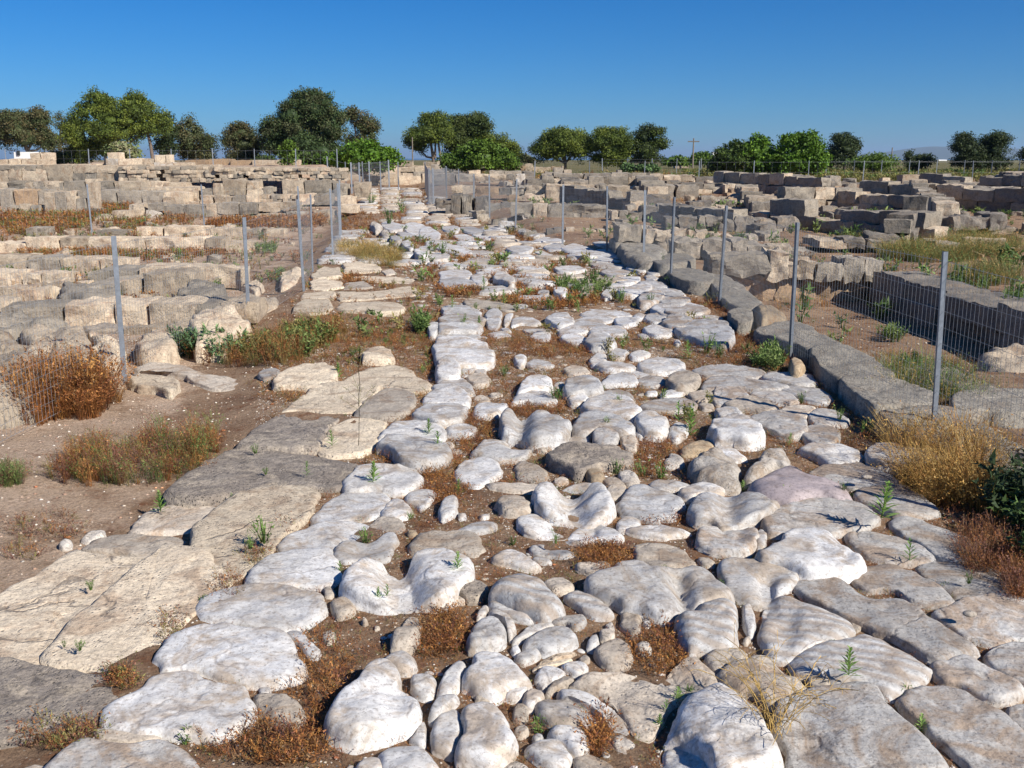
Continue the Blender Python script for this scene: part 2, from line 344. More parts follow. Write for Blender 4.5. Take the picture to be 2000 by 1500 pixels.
def stone_mesh(name, poly, h, mat, edge=.45, rough=1.0, seed=0, base=None, down=.10, tilt=.03, steep=1.0, lod=1.0, sharp=False):
    p = np.asarray(poly, float)
    if abs(0.5 * np.sum(p[:, 0] * np.roll(p[:, 1], -1) - np.roll(p[:, 0], -1) * p[:, 1])) < 1e-5: return None, None
    if 0.5 * np.sum(p[:, 0] * np.roll(p[:, 1], -1) - np.roll(p[:, 0], -1) * p[:, 1]) < 0: p = p[::-1]
    p = chaikin(p, 1) if not sharp else p; size = math.sqrt((np.ptp(p[:, 0])) * (np.ptp(p[:, 1]))) + 1e-6
    if edge < .4 and h < .12: edge = float(np.clip((.034 if edge > .2 else .022) / (size * .5), .08, edge + .1))
    dist = max(2.2, p[:, 1].mean()); pix = size / dist * 995
    n = int(np.clip(pix * .55 * lod, 12, 72)); nr = 15 if pix > 60 else (11 if pix > 25 else 7)
    p = resample(p, n)
    # area centroid
    a = p[:, 0] * np.roll(p[:, 1], -1) - np.roll(p[:, 0], -1) * p[:, 1]; A = a.sum() / 2
    c = np.array([((p[:, 0] + np.roll(p[:, 0], -1)) * a).sum() / (6 * A), ((p[:, 1] + np.roll(p[:, 1], -1)) * a).sum() / (6 * A)])
    q3 = np.c_[p * (7 / max(.25, size) * .35), np.full(n, seed * 3.1)]
    nrm = (p - c) / (np.linalg.norm(p - c, axis=1)[:, None] + 1e-9)
    p = p + nrm * ((fbm(q3, 3, seed) * .05 + fbm(q3 * 3.1, 3, seed + 5) * .032)[:, None] * size * rough)
    g0 = float(gz(c[0], c[1])) if base is None else base
    ss = np.r_[1.0, 1.0, 1 - np.linspace(0, 1, nr - 1) ** 1.6][:nr + 1]
    V = []; 
    for k, s in enumerate(ss):
        if s < .04: continue
        pt = c + (p - c) * s
        if k == 0: z = np.full(n, -down)
        else:
            u = min(1.0, (1 - s) / edge); prof = (1 - (1 - u) ** (2 * steep)) ** .5 if u > 0 else 0
            z = np.full(n, h * (.10 + .84 * prof + .06 * (1 - s * s)))
        V.append(np.c_[pt, z])
    V.append(np.array([[c[0], c[1], h * 1.02]])); cnt = len(V) - 1
    V = np.vstack(V)
    if 'size':
        q = np.c_[V[:, :2], np.zeros(len(V))]
        top = np.clip(V[:, 2] / h, 0, 1)
        dz = min(.20 * h, .028) * rough * fbm(q * 4.5 + seed, 3, 11) * top + .0065 * rough * fbm(q * 22, 3, 12) * top * (1.0 if h < .25 else 1.6)
        rg = 1 - np.abs(fbm(q * np.array([3.2, 5.5, 1]) + seed * 1.7, 3, 15)) * 3.2
        dz = dz - np.clip(rg, 0, 1) ** 2 * min(.10 * h, .012) * rough * top * min(1.0, h / .05)
        dz = dz - np.minimum(rutdepth(V[:, 0], V[:, 1]) * top, h * .8)
        r2 = random.Random(seed); tx, ty = r2.uniform(-tilt, tilt), r2.uniform(-tilt, tilt)
        dz = dz + ((V[:, 0] - c[0]) * tx + (V[:, 1] - c[1]) * ty) * top
        V[:, 2] += dz
        side = fbm(np.c_[V[:, :2] * 9, V[:, 2] * 14], 3, 21)[:, None] * .010 * rough * (1 if h < .2 else 2)
        V[:-1, :2] += nrm[np.arange(len(V) - 1) % n] * side[:-1]
    V[:, 0] -= c[0]; V[:, 1] -= c[1]
    Fs = []
    i0 = np.arange(n); i1 = (i0 + 1) % n
    for k in range(cnt - 1): Fs.append(np.stack([k * n + i0, k * n + i1, (k + 1) * n + i1, (k + 1) * n + i0], -1))
    top = np.stack([(cnt - 1) * n + i0, (cnt - 1) * n + i1, np.full(n, cnt * n)], -1)
    return mesh_np(name, V, [np.vstack(Fs), top], mat), (c[0], c[1], g0)
KIND = {'w': (.30, 1.2), 'g': (.14, 1.2), 's': (.40, 1.1), 'b': (.07, 1.3), 't': (.26, 1.4), 'd': (.10, 1.6), 'p': (.45, .9), 'c': (.5, 2.2), 'y': (.45, 1.3), 'k': (.07, .9)}
road = tag(bpy.data.objects.new('road', None), kind='structure'); road.location = (0, 6, 0); link(road)
pave = tag(bpy.data.objects.new('pavement', None), kind='structure'); pave.location = (-2, 6, 0); link(pave)
CNT = [0]
def stones(tile, txt, parent=None, name='paving_stone'):
    for line in txt.strip().split('\n'):
        for item in line.split(';'):
            item = item.strip()
            if not item: continue
            body, k, h = item.rsplit(' ', 2); h = float(h); CNT[0] += 1
            px = fr(tile, body)
            e, rg = KIND[k]
            if name == 'kerb_block': w = [P(*q, .13) for q in px]
            else: w = [P(*q, min(.09, h * .55)) for q in px]
            # silhouettes lean away from the eye with height: pull the far edge back a little
            wa = np.array(w); sz = math.sqrt(np.ptp(wa[:, 0]) * np.ptp(wa[:, 1]))
            hh = h * .42 if name == 'kerb_block' else min(h * (.40 if h < .125 else .54), .22 * sz + .012)
            w = [P(*q, hh * .5) for q in px] if name != 'kerb_block' else w
            ca = np.mean(w, 0); gr = 1 + {'X': .13, 'px': .1, 'U': .10, 'V': .08}.get(tile, .065 if name != 'kerb_slab' else .075)
            if name == 'kerb_block': gr = 1.05
            w = [tuple(ca + (np.array(q) - ca) * gr) for q in w]
            me, loc = stone_mesh(name, w, hh, M[k], e, rg, CNT[0], down=.10 if h < .2 else .2, steep=1.0 if k != 'k' else 2.2, sharp=name == 'kerb_slab')
            if me is None: continue
            OCC.append(w)
            obj(name, me, parent or road, loc)
stones('A', '''
28 150 36 143 44 136 54 131 66 132 80 134 95 132 108 131 118 135 124 142 128 150 132 162 60 167 20 162 g .06
68 113 76 106 84 101 92 96 98 91 110 88 122 88 130 91 138 95 150 97 158 99 162 103 164 110 165 117 160 122 150 126 140 130 132 130 122 127 110 126 98 127 88 126 78 124 70 120 w .08
62 125 80 127 96 128 104 130 86 132 66 131 t .03 ; 12 148 22 144 30 146 26 151 10 153 t .05
101 78 107 70 117 63 131 58 147 58 161 60 171 61 182 62 189 70 195 78 200 84 197 90 192 93 183 94 175 97 167 97 157 94 143 92 133 88 119 86 105 88 w .09
''')
stones('M', '''
-37 44 -32 38 -22 33 -7 30.5 12 31 30 35 41 37 44 43 46 48 42 52 36 57 22 60 15 61 5 58 -8 56 -25 55 -35 50 w .07
-5 27 0 18 8 11 20 8 35 7 48 7 52 12 54 20 56 26 50 30 44 33 30 32 15 31 0 31 w .07
53 9 58 3 64 2 72 4 79 2 84 -2 90 -3 94 2 90 6 88 9 86 15 76 15 68 14 58 16 54 11 w .07
57 35 58 27 64 21 72 17 82 17 86 20 92 23 98 22 101 17 105 13 112 11 124 11 132 13 138 18 142 25 141 29 132 33 129 37 124 42 115 44 105 43 100 47 92 45 82 44 75 42 66 40 w .15
131 35 136 31 144 30 150 33 151 38 146 42 138 43 133 40 d .12 ; 128 41 133 39 139 43 134 45 129 44 t .05
97 51 101 48 105 49 108 55 108 62 105 68 100 73 93 74 88 73 89 66 92 58 t .13
80 86 84 80 89 76 97 75 102 78 105 84 102 88 95 89 88 86 w .12
45 122 48 115 54 106 62 100 70 93 76 88 84 86 92 89 94 96 92 102 98 105 104 110 107 115 102 120 94 124 86 127 76 129 64 132 55 130 48 127 w .21
20 62 25 60 30 62 36 68 43 74 40 79 34 77 28 70 22 65 w .05 ; 42 33 48 32 52 35 50 39 45 39 t .05 ; 49 42 56 39 62 41 66 47 62 50 54 52 50 48 t .09 ; 44 62 50 60 53 66 47 70 42 67 t .05
-2 103 8 102 20 103 28 108 33 116 30 122 20 122 10 119 2 113 t .07 ; 2 98 8 96 10 102 3 103 w .04
101 93 108 91 115 92 118 97 117 103 113 107 106 106 101 101 w .09
118 104 118 97 124 90 129 83 134 81 137 85 134 92 133 98 128 103 122 106 w .13
134 95 137 90 142 85 141 80 146 77 158 77 166 81 172 87 178 94 172 97 164 99 155 103 147 102 139 99 134 97 w .14
137 70 140 62 146 57 153 55 160 57 164 63 163 69 158 72 148 74 139 75 w .13
151 51 155 49 162 52 168 57 170 62 166 68 164 66 163 60 158 55 152 54 w .09 ; 143 55 148 47 152 48 151 52 146 55 w .08
113 118 117 110 124 106 131 106 133 108 124 114 117 121 113 120 w .1
114 129 115 121 122 115 130 112 134 119 134 128 132 138 128 142 120 140 115 136 w .13
135 113 139 110 150 109 157 113 161 118 165 126 170 134 167 139 160 145 150 148 140 145 131 143 131 136 135 130 134 120 w .15
98 131 104 125 109 119 111 124 111 132 110 136 104 134 w .1
81 142 86 137 94 135 104 136 110 140 116 147 122 154 100 160 86 154 82 148 w .11 ; 64 152 70 146 76 143 81 145 83 152 78 158 66 156 w .07
161 104 168 99 175 97 178 100 173 105 166 106 w .07 ; 142 105 150 104 156 108 148 109 142 108 t .05
56 154 62 149 66 152 60 157 t .05 ; 68 55 72 53 74 57 70 58 t .04 ; 76 58 81 57 82 60 77 61 t .03
''')
stones('O', '''
17 42 19 37 23 32 30 29 40 28 49 30 56 35 62 41 66 46 68 51 62 53 54 55 47 52 38 49 30 46 22 43 s .17
18 45 22 43.5 30 47 38 50 46 53 50 57 44 57 36 55 27 52 20 49 s .09
34 68 44 61 54 59 62 58 60 61 50 64 40 69 36 72 33 71 w .06 ; 40 70 48 65 58 62 70 62 76 66 77 70 70 73 62 76 55 77 50 74 42 74 w .1
58 58 66 55 80 54 83 57 78 62 72 62 70 59 62 61 g .06 ; 35 80 42 75 50 75 53 78 46 82 40 84 w .06 ; 32 75 37 72 39 76 35 79 w .05
50 84 58 80 66 77 76 76 74 78 62 81 54 85 b .04 ; 46 88 56 85 66 82 74 81 70 84 58 86 50 89 b .04 ; 76 80 82 78 84 82 78 84 t .05
48 95 52 88 58 87 66 89 70 93 64 96 55 97 w .07 ; 64 87 70 83 78 83 83 86 82 91 75 93 70 90 w .07
55 103 60 97 66 93 74 93 75 96 68 99 60 103 57 105 t .06 ; 49 97 55 97 58 100 53 102 w .04
70 98 78 92 88 89 100 88 112 89 120 92 128 95 136 93 141 88 146 82 152 82 160 87 166 94 168 100 162 104 152 105 146 103 138 108 134 114 130 122 124 130 118 128 113 126 109 118 102 110 92 104 80 100 t .09
62 101 72 100 84 103 96 108 106 115 112 122 110 127 100 124 94 117 86 111 74 107 64 106 w .11
48 108 56 105 66 106 78 110 86 115 90 120 82 123 70 123 58 121 50 115 w .1
40 104 46 100 53 101 56 106 50 110 45 113 41 110 w .11 ; 34 110 38 108 44 110 45 117 40 120 34 118 t .07
46 131 50 128 55 130 54 134 48 135 w .06 ; 55 127 60 123 70 122 80 124 84 130 83 137 78 142 72 139 64 134 58 131 w .13
40 138 46 134 56 132 64 132 70 137 74 143 70 149 62 150 54 148 46 143 w .11 ; 98 130 102 125 110 128 116 135 117 142 108 144 100 141 98 136 c .11
73 144 82 141 95 142 103 149 98 156 80 156 74 150 t .07 ; 36 125 42 123 44 127 40 130 36 129 t .05 ; 26 150 34 145 44 148 48 156 30 158 c .06
142 132 136 131 138 122 143 113 148 106 156 102 166 101 176 107 186 114 194 120 198 130 204 140 206 152 200 160 165 160 160 146 150 136 w .2
131 140 134 134 142 133 150 136 158 143 164 154 150 160 130 160 w .15
159 81 164 77 172 75 182 76 187 80 184 84 176 87 170 89 166 90 162 86 t .09
81 33 86 30 96 28 104 26 116 25 130 27 140 29 150 26 158 27 164 31 170 37 175 42 168 45 158 47 148 50 140 54 130 55 118 52 104 48 96 44 88 41 82 38 w .13
67 41 74 38 82 40 90 44 96 48 101 53 97 55 88 55 80 52 72 46 s .09 ; 53 32 60 28 66 28 72 32 74 36 68 38 60 38 t .09
103 53 108 49 114 50 118 54 116 60 117 66 112 68 108 63 103 60 t .07 ; 82 70 85 66 89 66 90 71 86 75 82 74 w .08 ; 90 65 96 63 100 65 99 70 92 70 t .06
87 76 92 71 104 68 109 70 111 78 110 85 104 87 97 86 92 82 t .09 ; 111 73 116 69 122 70 126 73 124 77 116 77 c .08
141 56 144 51 152 47 162 44 174 43 180 47 182 54 181 63 178 70 170 74 160 73 150 74 146 71 141 65 s .16
183 48 188 46 192 54 192 62 189 68 184 62 183 55 w .09 ; 183 70 187 66 190 69 186 72 w .06
100 22 102 19 112 18 122 20 126 24 116 25 104 25 w .08 ; 112 18 112 8 120 6 132 6 142 8 148 14 153 19 148 21 136 23 128 25 120 20 t .07
75 20 84 19 94 22 94 27 84 28 76 24 t .06 ; 45 9 47 5 54 3 62 6 70 9 74 12 68 13 58 12 50 12 w .08 ; 45 15 50 13 57 14 60 18 52 18 w .05
20 17 24 13 32 11 42 14 48 19 52 22 44 23 34 21 24 19 w .07 ; 93 60 98 58 101 62 97 64 c .05 ; 58 112 60 111 62 113 t .03
86 20 90 17 96 18 98 21 92 22 t .04 ; 154 16 160 16 166 19 164 22 157 21 t .05 ; 118 58 122 56 124 60 120 61 w .04
''')
stones('P', '''
1 24 4 20 12 19 26 20 40 21 50 25 53 28 48 34 42 38 38 43 28 47 18 44 8 40 3 32 w .1
26 17 32 14 38 8 42 2 50 -.5 62 -1 70 2 80 8 88 13 95 18 98 22 92 25 84 27 72 28 60 28 48 24 38 21 30 20 w .14
83 1 90 -2 105 -1 120 3 133 7 140 13 139 17 128 20 112 19 98 15 88 8 g .07
113 -9 120 -11 133 -9 145 -4 156 0 168 6 175 14 168 18 155 17 145 16 140 12 132 6 120 1 113 -4 g .07
130 21 136 17 150 17 165 18 176 20 184 26 190 33 194 38 184 41 170 42 156 40 150 36 142 30 134 26 g .07
87 27 92 23 104 20 116 20 126 24 134 29 142 33 150 38 152 44 146 47 134 46 124 44 118 38 110 36 100 38 94 33 g .07
52 37 56 31 64 28 74 28 82 32 88 38 96 42 106 43 118 45 126 49 134 54 142 60 152 67 160 72 166 76 160 80 150 80 144 82 136 80 128 76 118 70 108 66 98 62 88 57 78 52 66 46 56 42 g .09
139 50 146 47 156 45 168 42 180 40 194 41 206 46 210 66 200 69 190 68 186 72 176 71 164 68 154 62 144 56 g .07
29 58 32 50 37 44 46 43 56 47 68 51 78 55 85 60 87 64 80 68 70 72 60 76 50 81 42 82 34 78 30 70 s .1
42 80 50 76 60 72 70 68 78 66 76 70 66 74 56 78 46 84 w .08
44 84 52 79 62 74 72 70 84 68 96 66 106 69 114 73 122 79 130 84 137 90 134 96 126 100 122 106 112 108 104 104 98 101 88 101 80 100 70 96 60 94 52 92 s .1
118 109 122 103 132 100 145 99 156 101 166 106 178 114 190 122 204 132 206 154 190 160 168 160 152 142 140 132 130 122 120 115 g .1
139 88 142 84 152 81 162 79 170 84 178 90 188 95 198 100 196 106 188 108 178 108 168 104 158 99 148 97 141 93 g .09
170 79 180 75 190 72 206 71 210 104 196 98 186 92 178 86 g .08 ; 188 114 196 110 208 110 210 134 196 128 188 120 g .08
40 112 50 108 64 104 78 103 90 102 100 103 106 108 110 116 118 124 124 130 132 138 140 146 148 156 100 164 50 164 44 140 40 130 38 118 g .11
58 96 66 94 74 97 72 102 66 103 60 100 t .07
2 90 8 86 18 85 28 82 34 83 40 89 48 95 55 99 60 104 52 109 44 110 36 114 30 111 22 106 14 104 6 99 2 95 t .11
170 17 174 15 178 18 174 20 t .03 ; 86 60 92 57 95 61 90 64 t .04
''')
stones('N', '''
16 120 22 114 30 110 38 106 50 104 60 104 70 105 78 110 76 114 68 118 58 122 48 124 34 125 20 126 w .07
37 104 40 98 48 89 58 86 72 86 82 86 88 90 84 95 80 100 70 103 60 104 48 105 40 106 w .07
81 99 85 93 90 90 96 91 99 95 101 99 98 103 90 103 82 103 w .07 ; 74 107 80 103 88 102 94 104 97 107 97 111 92 113 86 112 80 110 t .06
101 122 106 116 114 114 130 114 142 114 147 119 150 125 142 129 132 127 118 125 108 127 102 126 t .08
57 79 62 73 68 69 78 68 92 68 102 69 107 73 109 78 104 83 96 87 88 86 76 84 66 86 58 85 w .1
97 89 100 85 108 84 115 84 117 88 113 93 108 99 103 94 98 92 w .07 ; 119 99 122 93 130 91 132 95 130 98 132 101 126 104 121 107 119 103 w .1
131 102 137 102 138 105 132 106 w .05 ; 145 103 152 102 152 105 146 106 w .04 ; 98 114 103 112 106 115 103 117 99 116 y .05
130 113 140 108 150 106 158 108 156 112 146 114 134 114 w .06
80 52 84 46 90 42 100 41 116 41 121 45 123 50 118 53 108 52 98 52 88 51 w .11
81 57 78 55 84 51 96 51 108 53 118 54 125 59 127 63 120 66 110 68 102 68 94 66 90 62 84 57 w .15
103 36 106 33 116 31 128 30 136 32 138 36 134 41 128 42 120 43 110 41 103 39 w .12
108 28 114 22 122 20 132 19 137 23 140 28 138 32 130 31 118 30 110 30 w .12
114 21 118 16 124 13 134 12 140 17 143 22 139 23 132 20 122 20 w .12 ; 117 10 118 3 122 0 128 0 132 4 133 11 128 12 120 12 w .18
123 46 128 43 140 42 144 45 142 49 134 50 126 49 w .08 ; 141 35 144 30 150 29 160 30 165 31 160 36 152 39 144 38 w .1
141 26 146 24 152 26 152 29 144 29 t .06 ; 137 11 142 8 150 9 153 13 150 16 142 17 139 14 t .09
140 61 146 56 152 52 160 53 170 55 178 58 177 62 170 64 160 65 150 63 w .11
128 71 134 66 142 63 150 63 158 66 162 70 160 75 150 80 144 83 136 80 130 76 w .1
120 53 126 52 130 55 126 58 t .05 ; 133 3 140 2 146 5 142 8 134 8 w .08
''')
stones('R', '''
26 38 31 35 35 37 40 38 46 37 56 37 66 40 71 44 70 49 66 53 56 54 46 54 36 50 28 50 25 45 w .19
73 43 78 37 86 35 96 36 106 41 114 46 112 50 104 50 96 48 90 47 86 49 80 50 74 48 w .13
67 54 74 50 84 49 85 55 78 57 70 57 w .07 ; 86 55 86 49 92 46 98 47 103 52 98 58 90 57 g .15 ; 104 52 112 50 116 55 114 62 106 60 t .1
113 40 118 37 126 37 134 42 136 48 130 51 120 50 115 46 w .15 ; 113 49 118 47 121 50 117 53 w .07 ; 135 50 140 42 148 45 148 50 140 54 w .1
79 31 84 27 94 25 106 26 114 30 117 36 112 39 104 38 94 36 84 34 w .14 ; 69 27 74 22 80 22 84 26 78 30 72 30 w .11
66 21 68 16 74 13 84 13 90 16 93 20 88 23 80 22 74 24 68 23 w .14 ; 36 23 40 16 44 12 52 11 58 13 60 18 54 20 46 20 40 23 w .14
32 30 37 24 44 21 54 21 60 24 64 28 56 30 44 28 w .12 ; 60 16 66 14 68 17 64 20 60 19 w .06
85 24 92 21 104 20 110 22 114 28 108 26 96 25 w .08 ; 90 16 96 11 106 9 114 11 116 16 108 16 98 17 w .1
114 14 122 11 132 12 134 16 126 18 116 17 g .08 ; 133 16 138 11 146 10 154 12 156 16 150 20 140 20 t .15 ; 106 8 114 6 124 5 132 6 134 9 124 11 112 10 w .07
66 6 72 3 80 4 86 8 78 10 70 9 t .08 ; 150 9 158 6 172 5 186 7 196 9 198 13 186 14 174 12 160 13 g .09 ; 136 8 142 6 148 8 144 11 w .08
158 18 164 12 174 11 186 14 200 16 215 20 204 22 190 22 178 21 166 22 158 22 g .1 ; 164 28 166 20 174 19 184 22 188 26 180 28 174 31 166 31 g .09
131 22 140 20 147 23 140 25 130 26 w .08 ; 120 22 128 21 128 24 121 24 w .06 ; 148 24 158 22 166 24 162 28 152 28 t .07 ; 154 30 164 30 166 34 158 35 t .06
117 32 124 29 136 27 146 27 154 30 152 34 134 36 122 35 g .08 ; 18 23 22 21 28 23 22 25 t .05
47 90 52 86 58 84 63 86 70 87 80 88 86 85 92 86 96 90 99 95 97 100 92 104 84 105 76 106 70 104 62 103 56 102 50 99 47 95 w .19
101 95 106 90 112 85 118 84 128 88 138 90 144 94 146 98 140 101 142 104 138 106 126 107 112 104 104 100 w .11
142 88 148 85 158 83 166 85 172 88 168 91 156 91 150 94 144 92 w .12 ; 149 100 152 94 158 91 168 91 180 90 192 92 204 97 208 100 200 104 190 107 180 110 170 112 164 108 154 108 150 105 w .15
22 94 26 91 34 90 42 92 46 96 45 101 38 102 28 102 24 98 t .13 ; 94 86 98 83 106 84 110 87 104 91 98 92 95 89 t .08 ; 64 85 72 82 82 81 90 82 94 84 84 86 72 87 w .06
34 110 38 105 46 103 54 104 58 109 62 113 70 115 66 117 52 117 42 115 w .08 ; 68 117 74 110 82 106 90 106 94 110 100 112 106 117 102 121 94 119 80 121 74 120 w .09
101 108 106 104 114 104 118 107 116 110 108 113 102 113 w .08 ; 106 113 116 111 130 110 144 113 152 116 146 118 132 119 118 117 w .07
122 82 128 80 138 80 148 82 150 84 140 86 134 88 126 86 w .08 ; 149 74 150 68 156 63 164 61 172 64 178 68 182 75 182 82 174 84 164 82 154 80 c .2
164 59 170 58 180 61 187 66 178 67 170 64 w .08 ; 143 59 148 55 154 53 160 52 165 55 164 60 156 61 146 62 y .11
57 64 60 59 66 57 80 57 92 58 104 60 112 64 112 68 102 69 90 70 84 72 78 75 70 72 62 68 d .13
81 75 84 73 90 73 94 77 90 81 84 80 y .11 ; 102 75 108 72 114 75 117 80 112 83 104 80 c .1 ; 92 80 98 78 106 81 108 84 96 83 t .05
16 82 24 81 40 82 60 83 62 85 48 87 32 87 20 85 t .05 ; 34 70 40 66 50 69 58 74 54 79 44 80 36 77 t .07 ; 60 80 66 76 70 78 69 81 62 82 t .05
153 120 156 115 164 113 176 114 190 114 194 119 192 126 188 131 176 131 162 130 154 126 g .09 ; 132 66 138 61 146 64 148 69 140 71 132 70 c .08
190 118 196 113 200 118 198 126 193 129 w .07 ; 46 58 54 55 60 58 54 61 t .06 ; 156 111 162 110 166 113 160 114 w .05
14 31 20 29 24 33 22 38 12 39 8 36 w .08
''')
stones('Q', '''
5 31 14 27 26 26 34 29 40 33 36 36 28 36 20 34 10 33 t .11 ; -2 36 6 33 14 35 18 38 10 41 2 41 g .09
-6 47 -2 42 6 39 16 38 24 42 31 48 30 54 20 56 8 54 0 54 -5 50 w .18 ; 21 40 28 37 40 36 50 38 58 42 57 48 50 52 42 51 34 47 26 44 g .12
40 33 44 31 54 30 64 31 62 36 56 40 48 38 42 36 t .08 ; 60 40 62 34 68 32 78 34 86 40 84 43 72 44 64 44 g .08
55 48 60 44 72 44 80 47 79 53 76 57 66 57 58 54 g .09 ; 29 13 34 10 46 10 60 11 66 16 62 19 52 19 40 17 32 15 w .09
37 19 46 18 60 18 70 21 76 27 70 29 58 27 46 24 w .08 ; 21 24 28 21 40 22 52 26 54 29 44 30 32 28 g .07
54 60 60 57 72 57 84 58 94 62 95 66 88 69 76 70 68 67 60 63 w .12 ; 97 60 104 57 114 56 126 59 140 62 150 67 140 71 120 72 106 70 98 66 g .15
61 76 68 72 80 69 94 69 104 73 114 78 120 83 110 84 98 85 86 85 76 81 66 79 g .08 ; 90 91 96 86 110 84 122 84 132 90 140 98 145 103 134 105 120 105 110 102 100 98 92 96 g .08
22 84 28 79 36 75 46 73 56 77 66 80 76 82 84 87 88 92 82 95 72 93 60 94 48 97 36 95 26 90 p .17
32 106 38 102 46 98 56 95 68 94 80 94 94 98 104 102 106 108 96 113 84 114 74 117 62 116 48 117 36 117 32 112 g .12
19 77 24 70 30 64 36 61 42 60 46 65 50 70 48 74 40 72 34 76 26 80 20 80 c .2
''')
stones('X', '''
12 83 20 82 30 82 40 84 45 89 48 93 44 97 36 97 24 97 12 95 11 88 w .14 ; 15 60 22 59 32 60 40 63 40 66 28 68 16 67 w .12 ; 14 67 24 66 36 66 41 68 40 71 28 72 14 71 g .12
12 72 24 70 36 71 40 73 37 77 26 77 14 77 w .14 ; 12 78 24 77 36 77 39 79 36 81 22 81 12 80 w .1 ; 5 73 8 71 12 71 12 76 9 79 6 78 w .14
13 37 20 36 30 36 34 39 30 42 14 42 w .1 ; 13 43 22 41 32 43 36 46 30 48 20 49 13 47 w .1 ; 33 40 40 39 44 44 42 47 36 46 w .1
47 42 50 39 55 39 60 42 62 45 60 47 54 45 g .17 ; 55 46 61 45 62 49 58 51 55 49 t .1 ; 88 35 94 33 102 33 108 35 105 37 96 38 90 37 w .1
76 50 80 48 84 49 84 52 78 52 g .12 ; 87 48 92 47 96 50 94 54 88 52 w .15 ; 30 57 36 55 44 56 54 57 60 59 62 62 56 63 48 61 40 60 32 60 t .09
60 59 66 58 71 59 66 61 w .05 ; 43 64 50 62 54 65 52 70 50 74 44 72 w .08 ; 55 66 61 64 59 69 55 72 w .07 ; 60 68 66 66 74 67 78 70 74 71 66 70 60 72 w .08
82 67 88 64 96 64 100 68 99 71 92 73 86 71 w .13 ; 105 64 112 61 124 61 134 63 138 65 128 66 114 66 w .08 ; 100 68 108 66 120 66 126 68 120 70 108 70 w .07
97 71 106 69 118 70 124 72 114 74 104 74 w .08 ; 90 75 98 72 106 73 110 76 102 78 92 78 w .1 ; 91 80 98 78 105 79 108 82 104 85 98 84 92 82 w .12
107 84 110 80 118 78 124 81 128 85 122 87 112 87 w .15 ; 110 76 118 73 126 73 134 76 132 79 122 78 114 79 w .1 ; 71 80 76 76 84 77 85 81 78 82 w .1 ; 66 74 74 73 84 74 86 76 74 77 g .06
44 78 54 76 60 79 50 80 w .06 ; 127 67 134 66 142 67 142 70 134 73 128 71 w .09 ; 124 72 130 72 134 74 128 75 w .06 ; 139 65 143 63 147 65 145 67 140 67 w .1 ; 147 65 154 64 160 66 160 69 152 70 147 68 w .1
158 71 162 67 170 67 177 69 178 72 170 74 162 73 g .14 ; 145 74 152 72 160 73 166 76 160 79 154 79 148 77 w .1 ; 141 77 148 78 150 80 144 80 w .05 ; 160 62 166 59 176 59 184 61 188 64 180 66 168 67 160 65 g .11
142 55 146 52 154 51 160 53 157 57 150 58 144 58 g .18 ; 155 57 160 54 170 54 176 57 170 60 160 60 g .14 ; 150 50 160 49 168 50 173 53 164 53 156 51 w .1 ; 129 50 136 48 142 46 150 46 150 50 144 53 132 53 w .14
126 42 132 40 142 40 144 43 138 45 130 45 w .1 ; 142 44 150 43 158 45 162 48 152 48 146 46 w .1 ; 103 50 108 49 112 50 110 54 104 53 t .08 ; 118 52 122 49 126 51 125 54 120 55 w .12
118 37 124 35 134 36 140 38 132 40 122 39 g .1 ; 134 35 142 34 148 37 144 39 138 37 w .1 ; 110 32 120 31 132 33 134 35 124 35 114 34 g .08 ; 132 33 140 31 147 33 142 34 w .08 ; 106 30 114 28 124 29 132 31 118 31 w .08
100 27 110 25 124 26 136 28 134 30 120 28 108 28 w .08 ; 92 23 100 20 108 22 112 24 104 26 96 25 w .08 ; 80 22 88 20 94 21 92 24 84 24 w .08 ; 74 24 80 24 88 27 80 27 w .06 ; 57 23 62 21 70 21 74 23 68 26 60 25 w .1
75 18 80 16 90 17 94 19 84 20 76 19 w .07 ; 66 31 72 28 80 29 88 32 78 33 70 33 t .07 ; 50 26 53 24 55 26 53 28 w .1 ; 10 23 16 21 26 22 34 25 28 27 18 25 w .1 ; 5 27 12 25 20 27 18 30 8 30 w .1 ; 0 22 6 21 9 23 6 25 0 25 w .08
14 9 20 8 26 10 24 13 16 12 w .08 ; 22 15 28 14 36 16 34 18 26 18 w .08 ; 26 10 34 9 42 12 40 14 30 13 w .08 ; 0 12 6 10 13 14 12 17 4 18 0 17 w .12 ; 34 14 44 14 50 16 46 18 38 17 w .06
182 70 190 69 200 71 208 74 196 74 184 73 w .08 ; 176 67 184 66 194 67 198 69 188 69 180 68 g .07
165 83 168 80 170 83 168 85 w .08 ; 61 93 66 91 70 93 67 98 62 96 w .12 ; 70 95 76 93 84 95 87 97 80 99 71 98 w .08 ; 110 94 116 90 121 91 121 95 116 98 112 97 w .1
122 91 128 87 136 89 132 94 124 94 w .09 ; 136 91 144 88 150 90 146 94 138 94 w .08 ; 114 98 120 95 132 96 140 98 136 101 124 101 w .1 ; 142 97 150 93 160 92 168 94 172 98 166 102 154 102 146 101 w .12
146 31 152 30 158 33 152 35 w .08 ; 148 36 154 35 160 38 154 40 148 39 w .08 ; 112 21 118 20 126 22 120 24 w .06 ; 114 25 122 24 130 26 122 26 w .06 ; 134 28 140 27 146 30 138 30 w .06
146 40 152 40 156 42 148 43 w .06 ; 52 73 58 73 60 76 54 76 w .07 ; 34 100 40 98 44 101 38 103 g .06
''')
stones('V', '''6 60 14 57 24 56 34 58 38 63 37 68 34 71 24 69 14 66 8 64 w .15 ; -8 50 0 47 12 47 20 49 24 52 14 54 0 54 w .11 ; -4 45 6 43 13 45 10 47 2 47 w .11 ; -10 41 0 39 10 41 8 43 -4 43 w .11
0 57 4 55 12 55 16 57 8 59 w .1''')
NROAD = len(road.children)
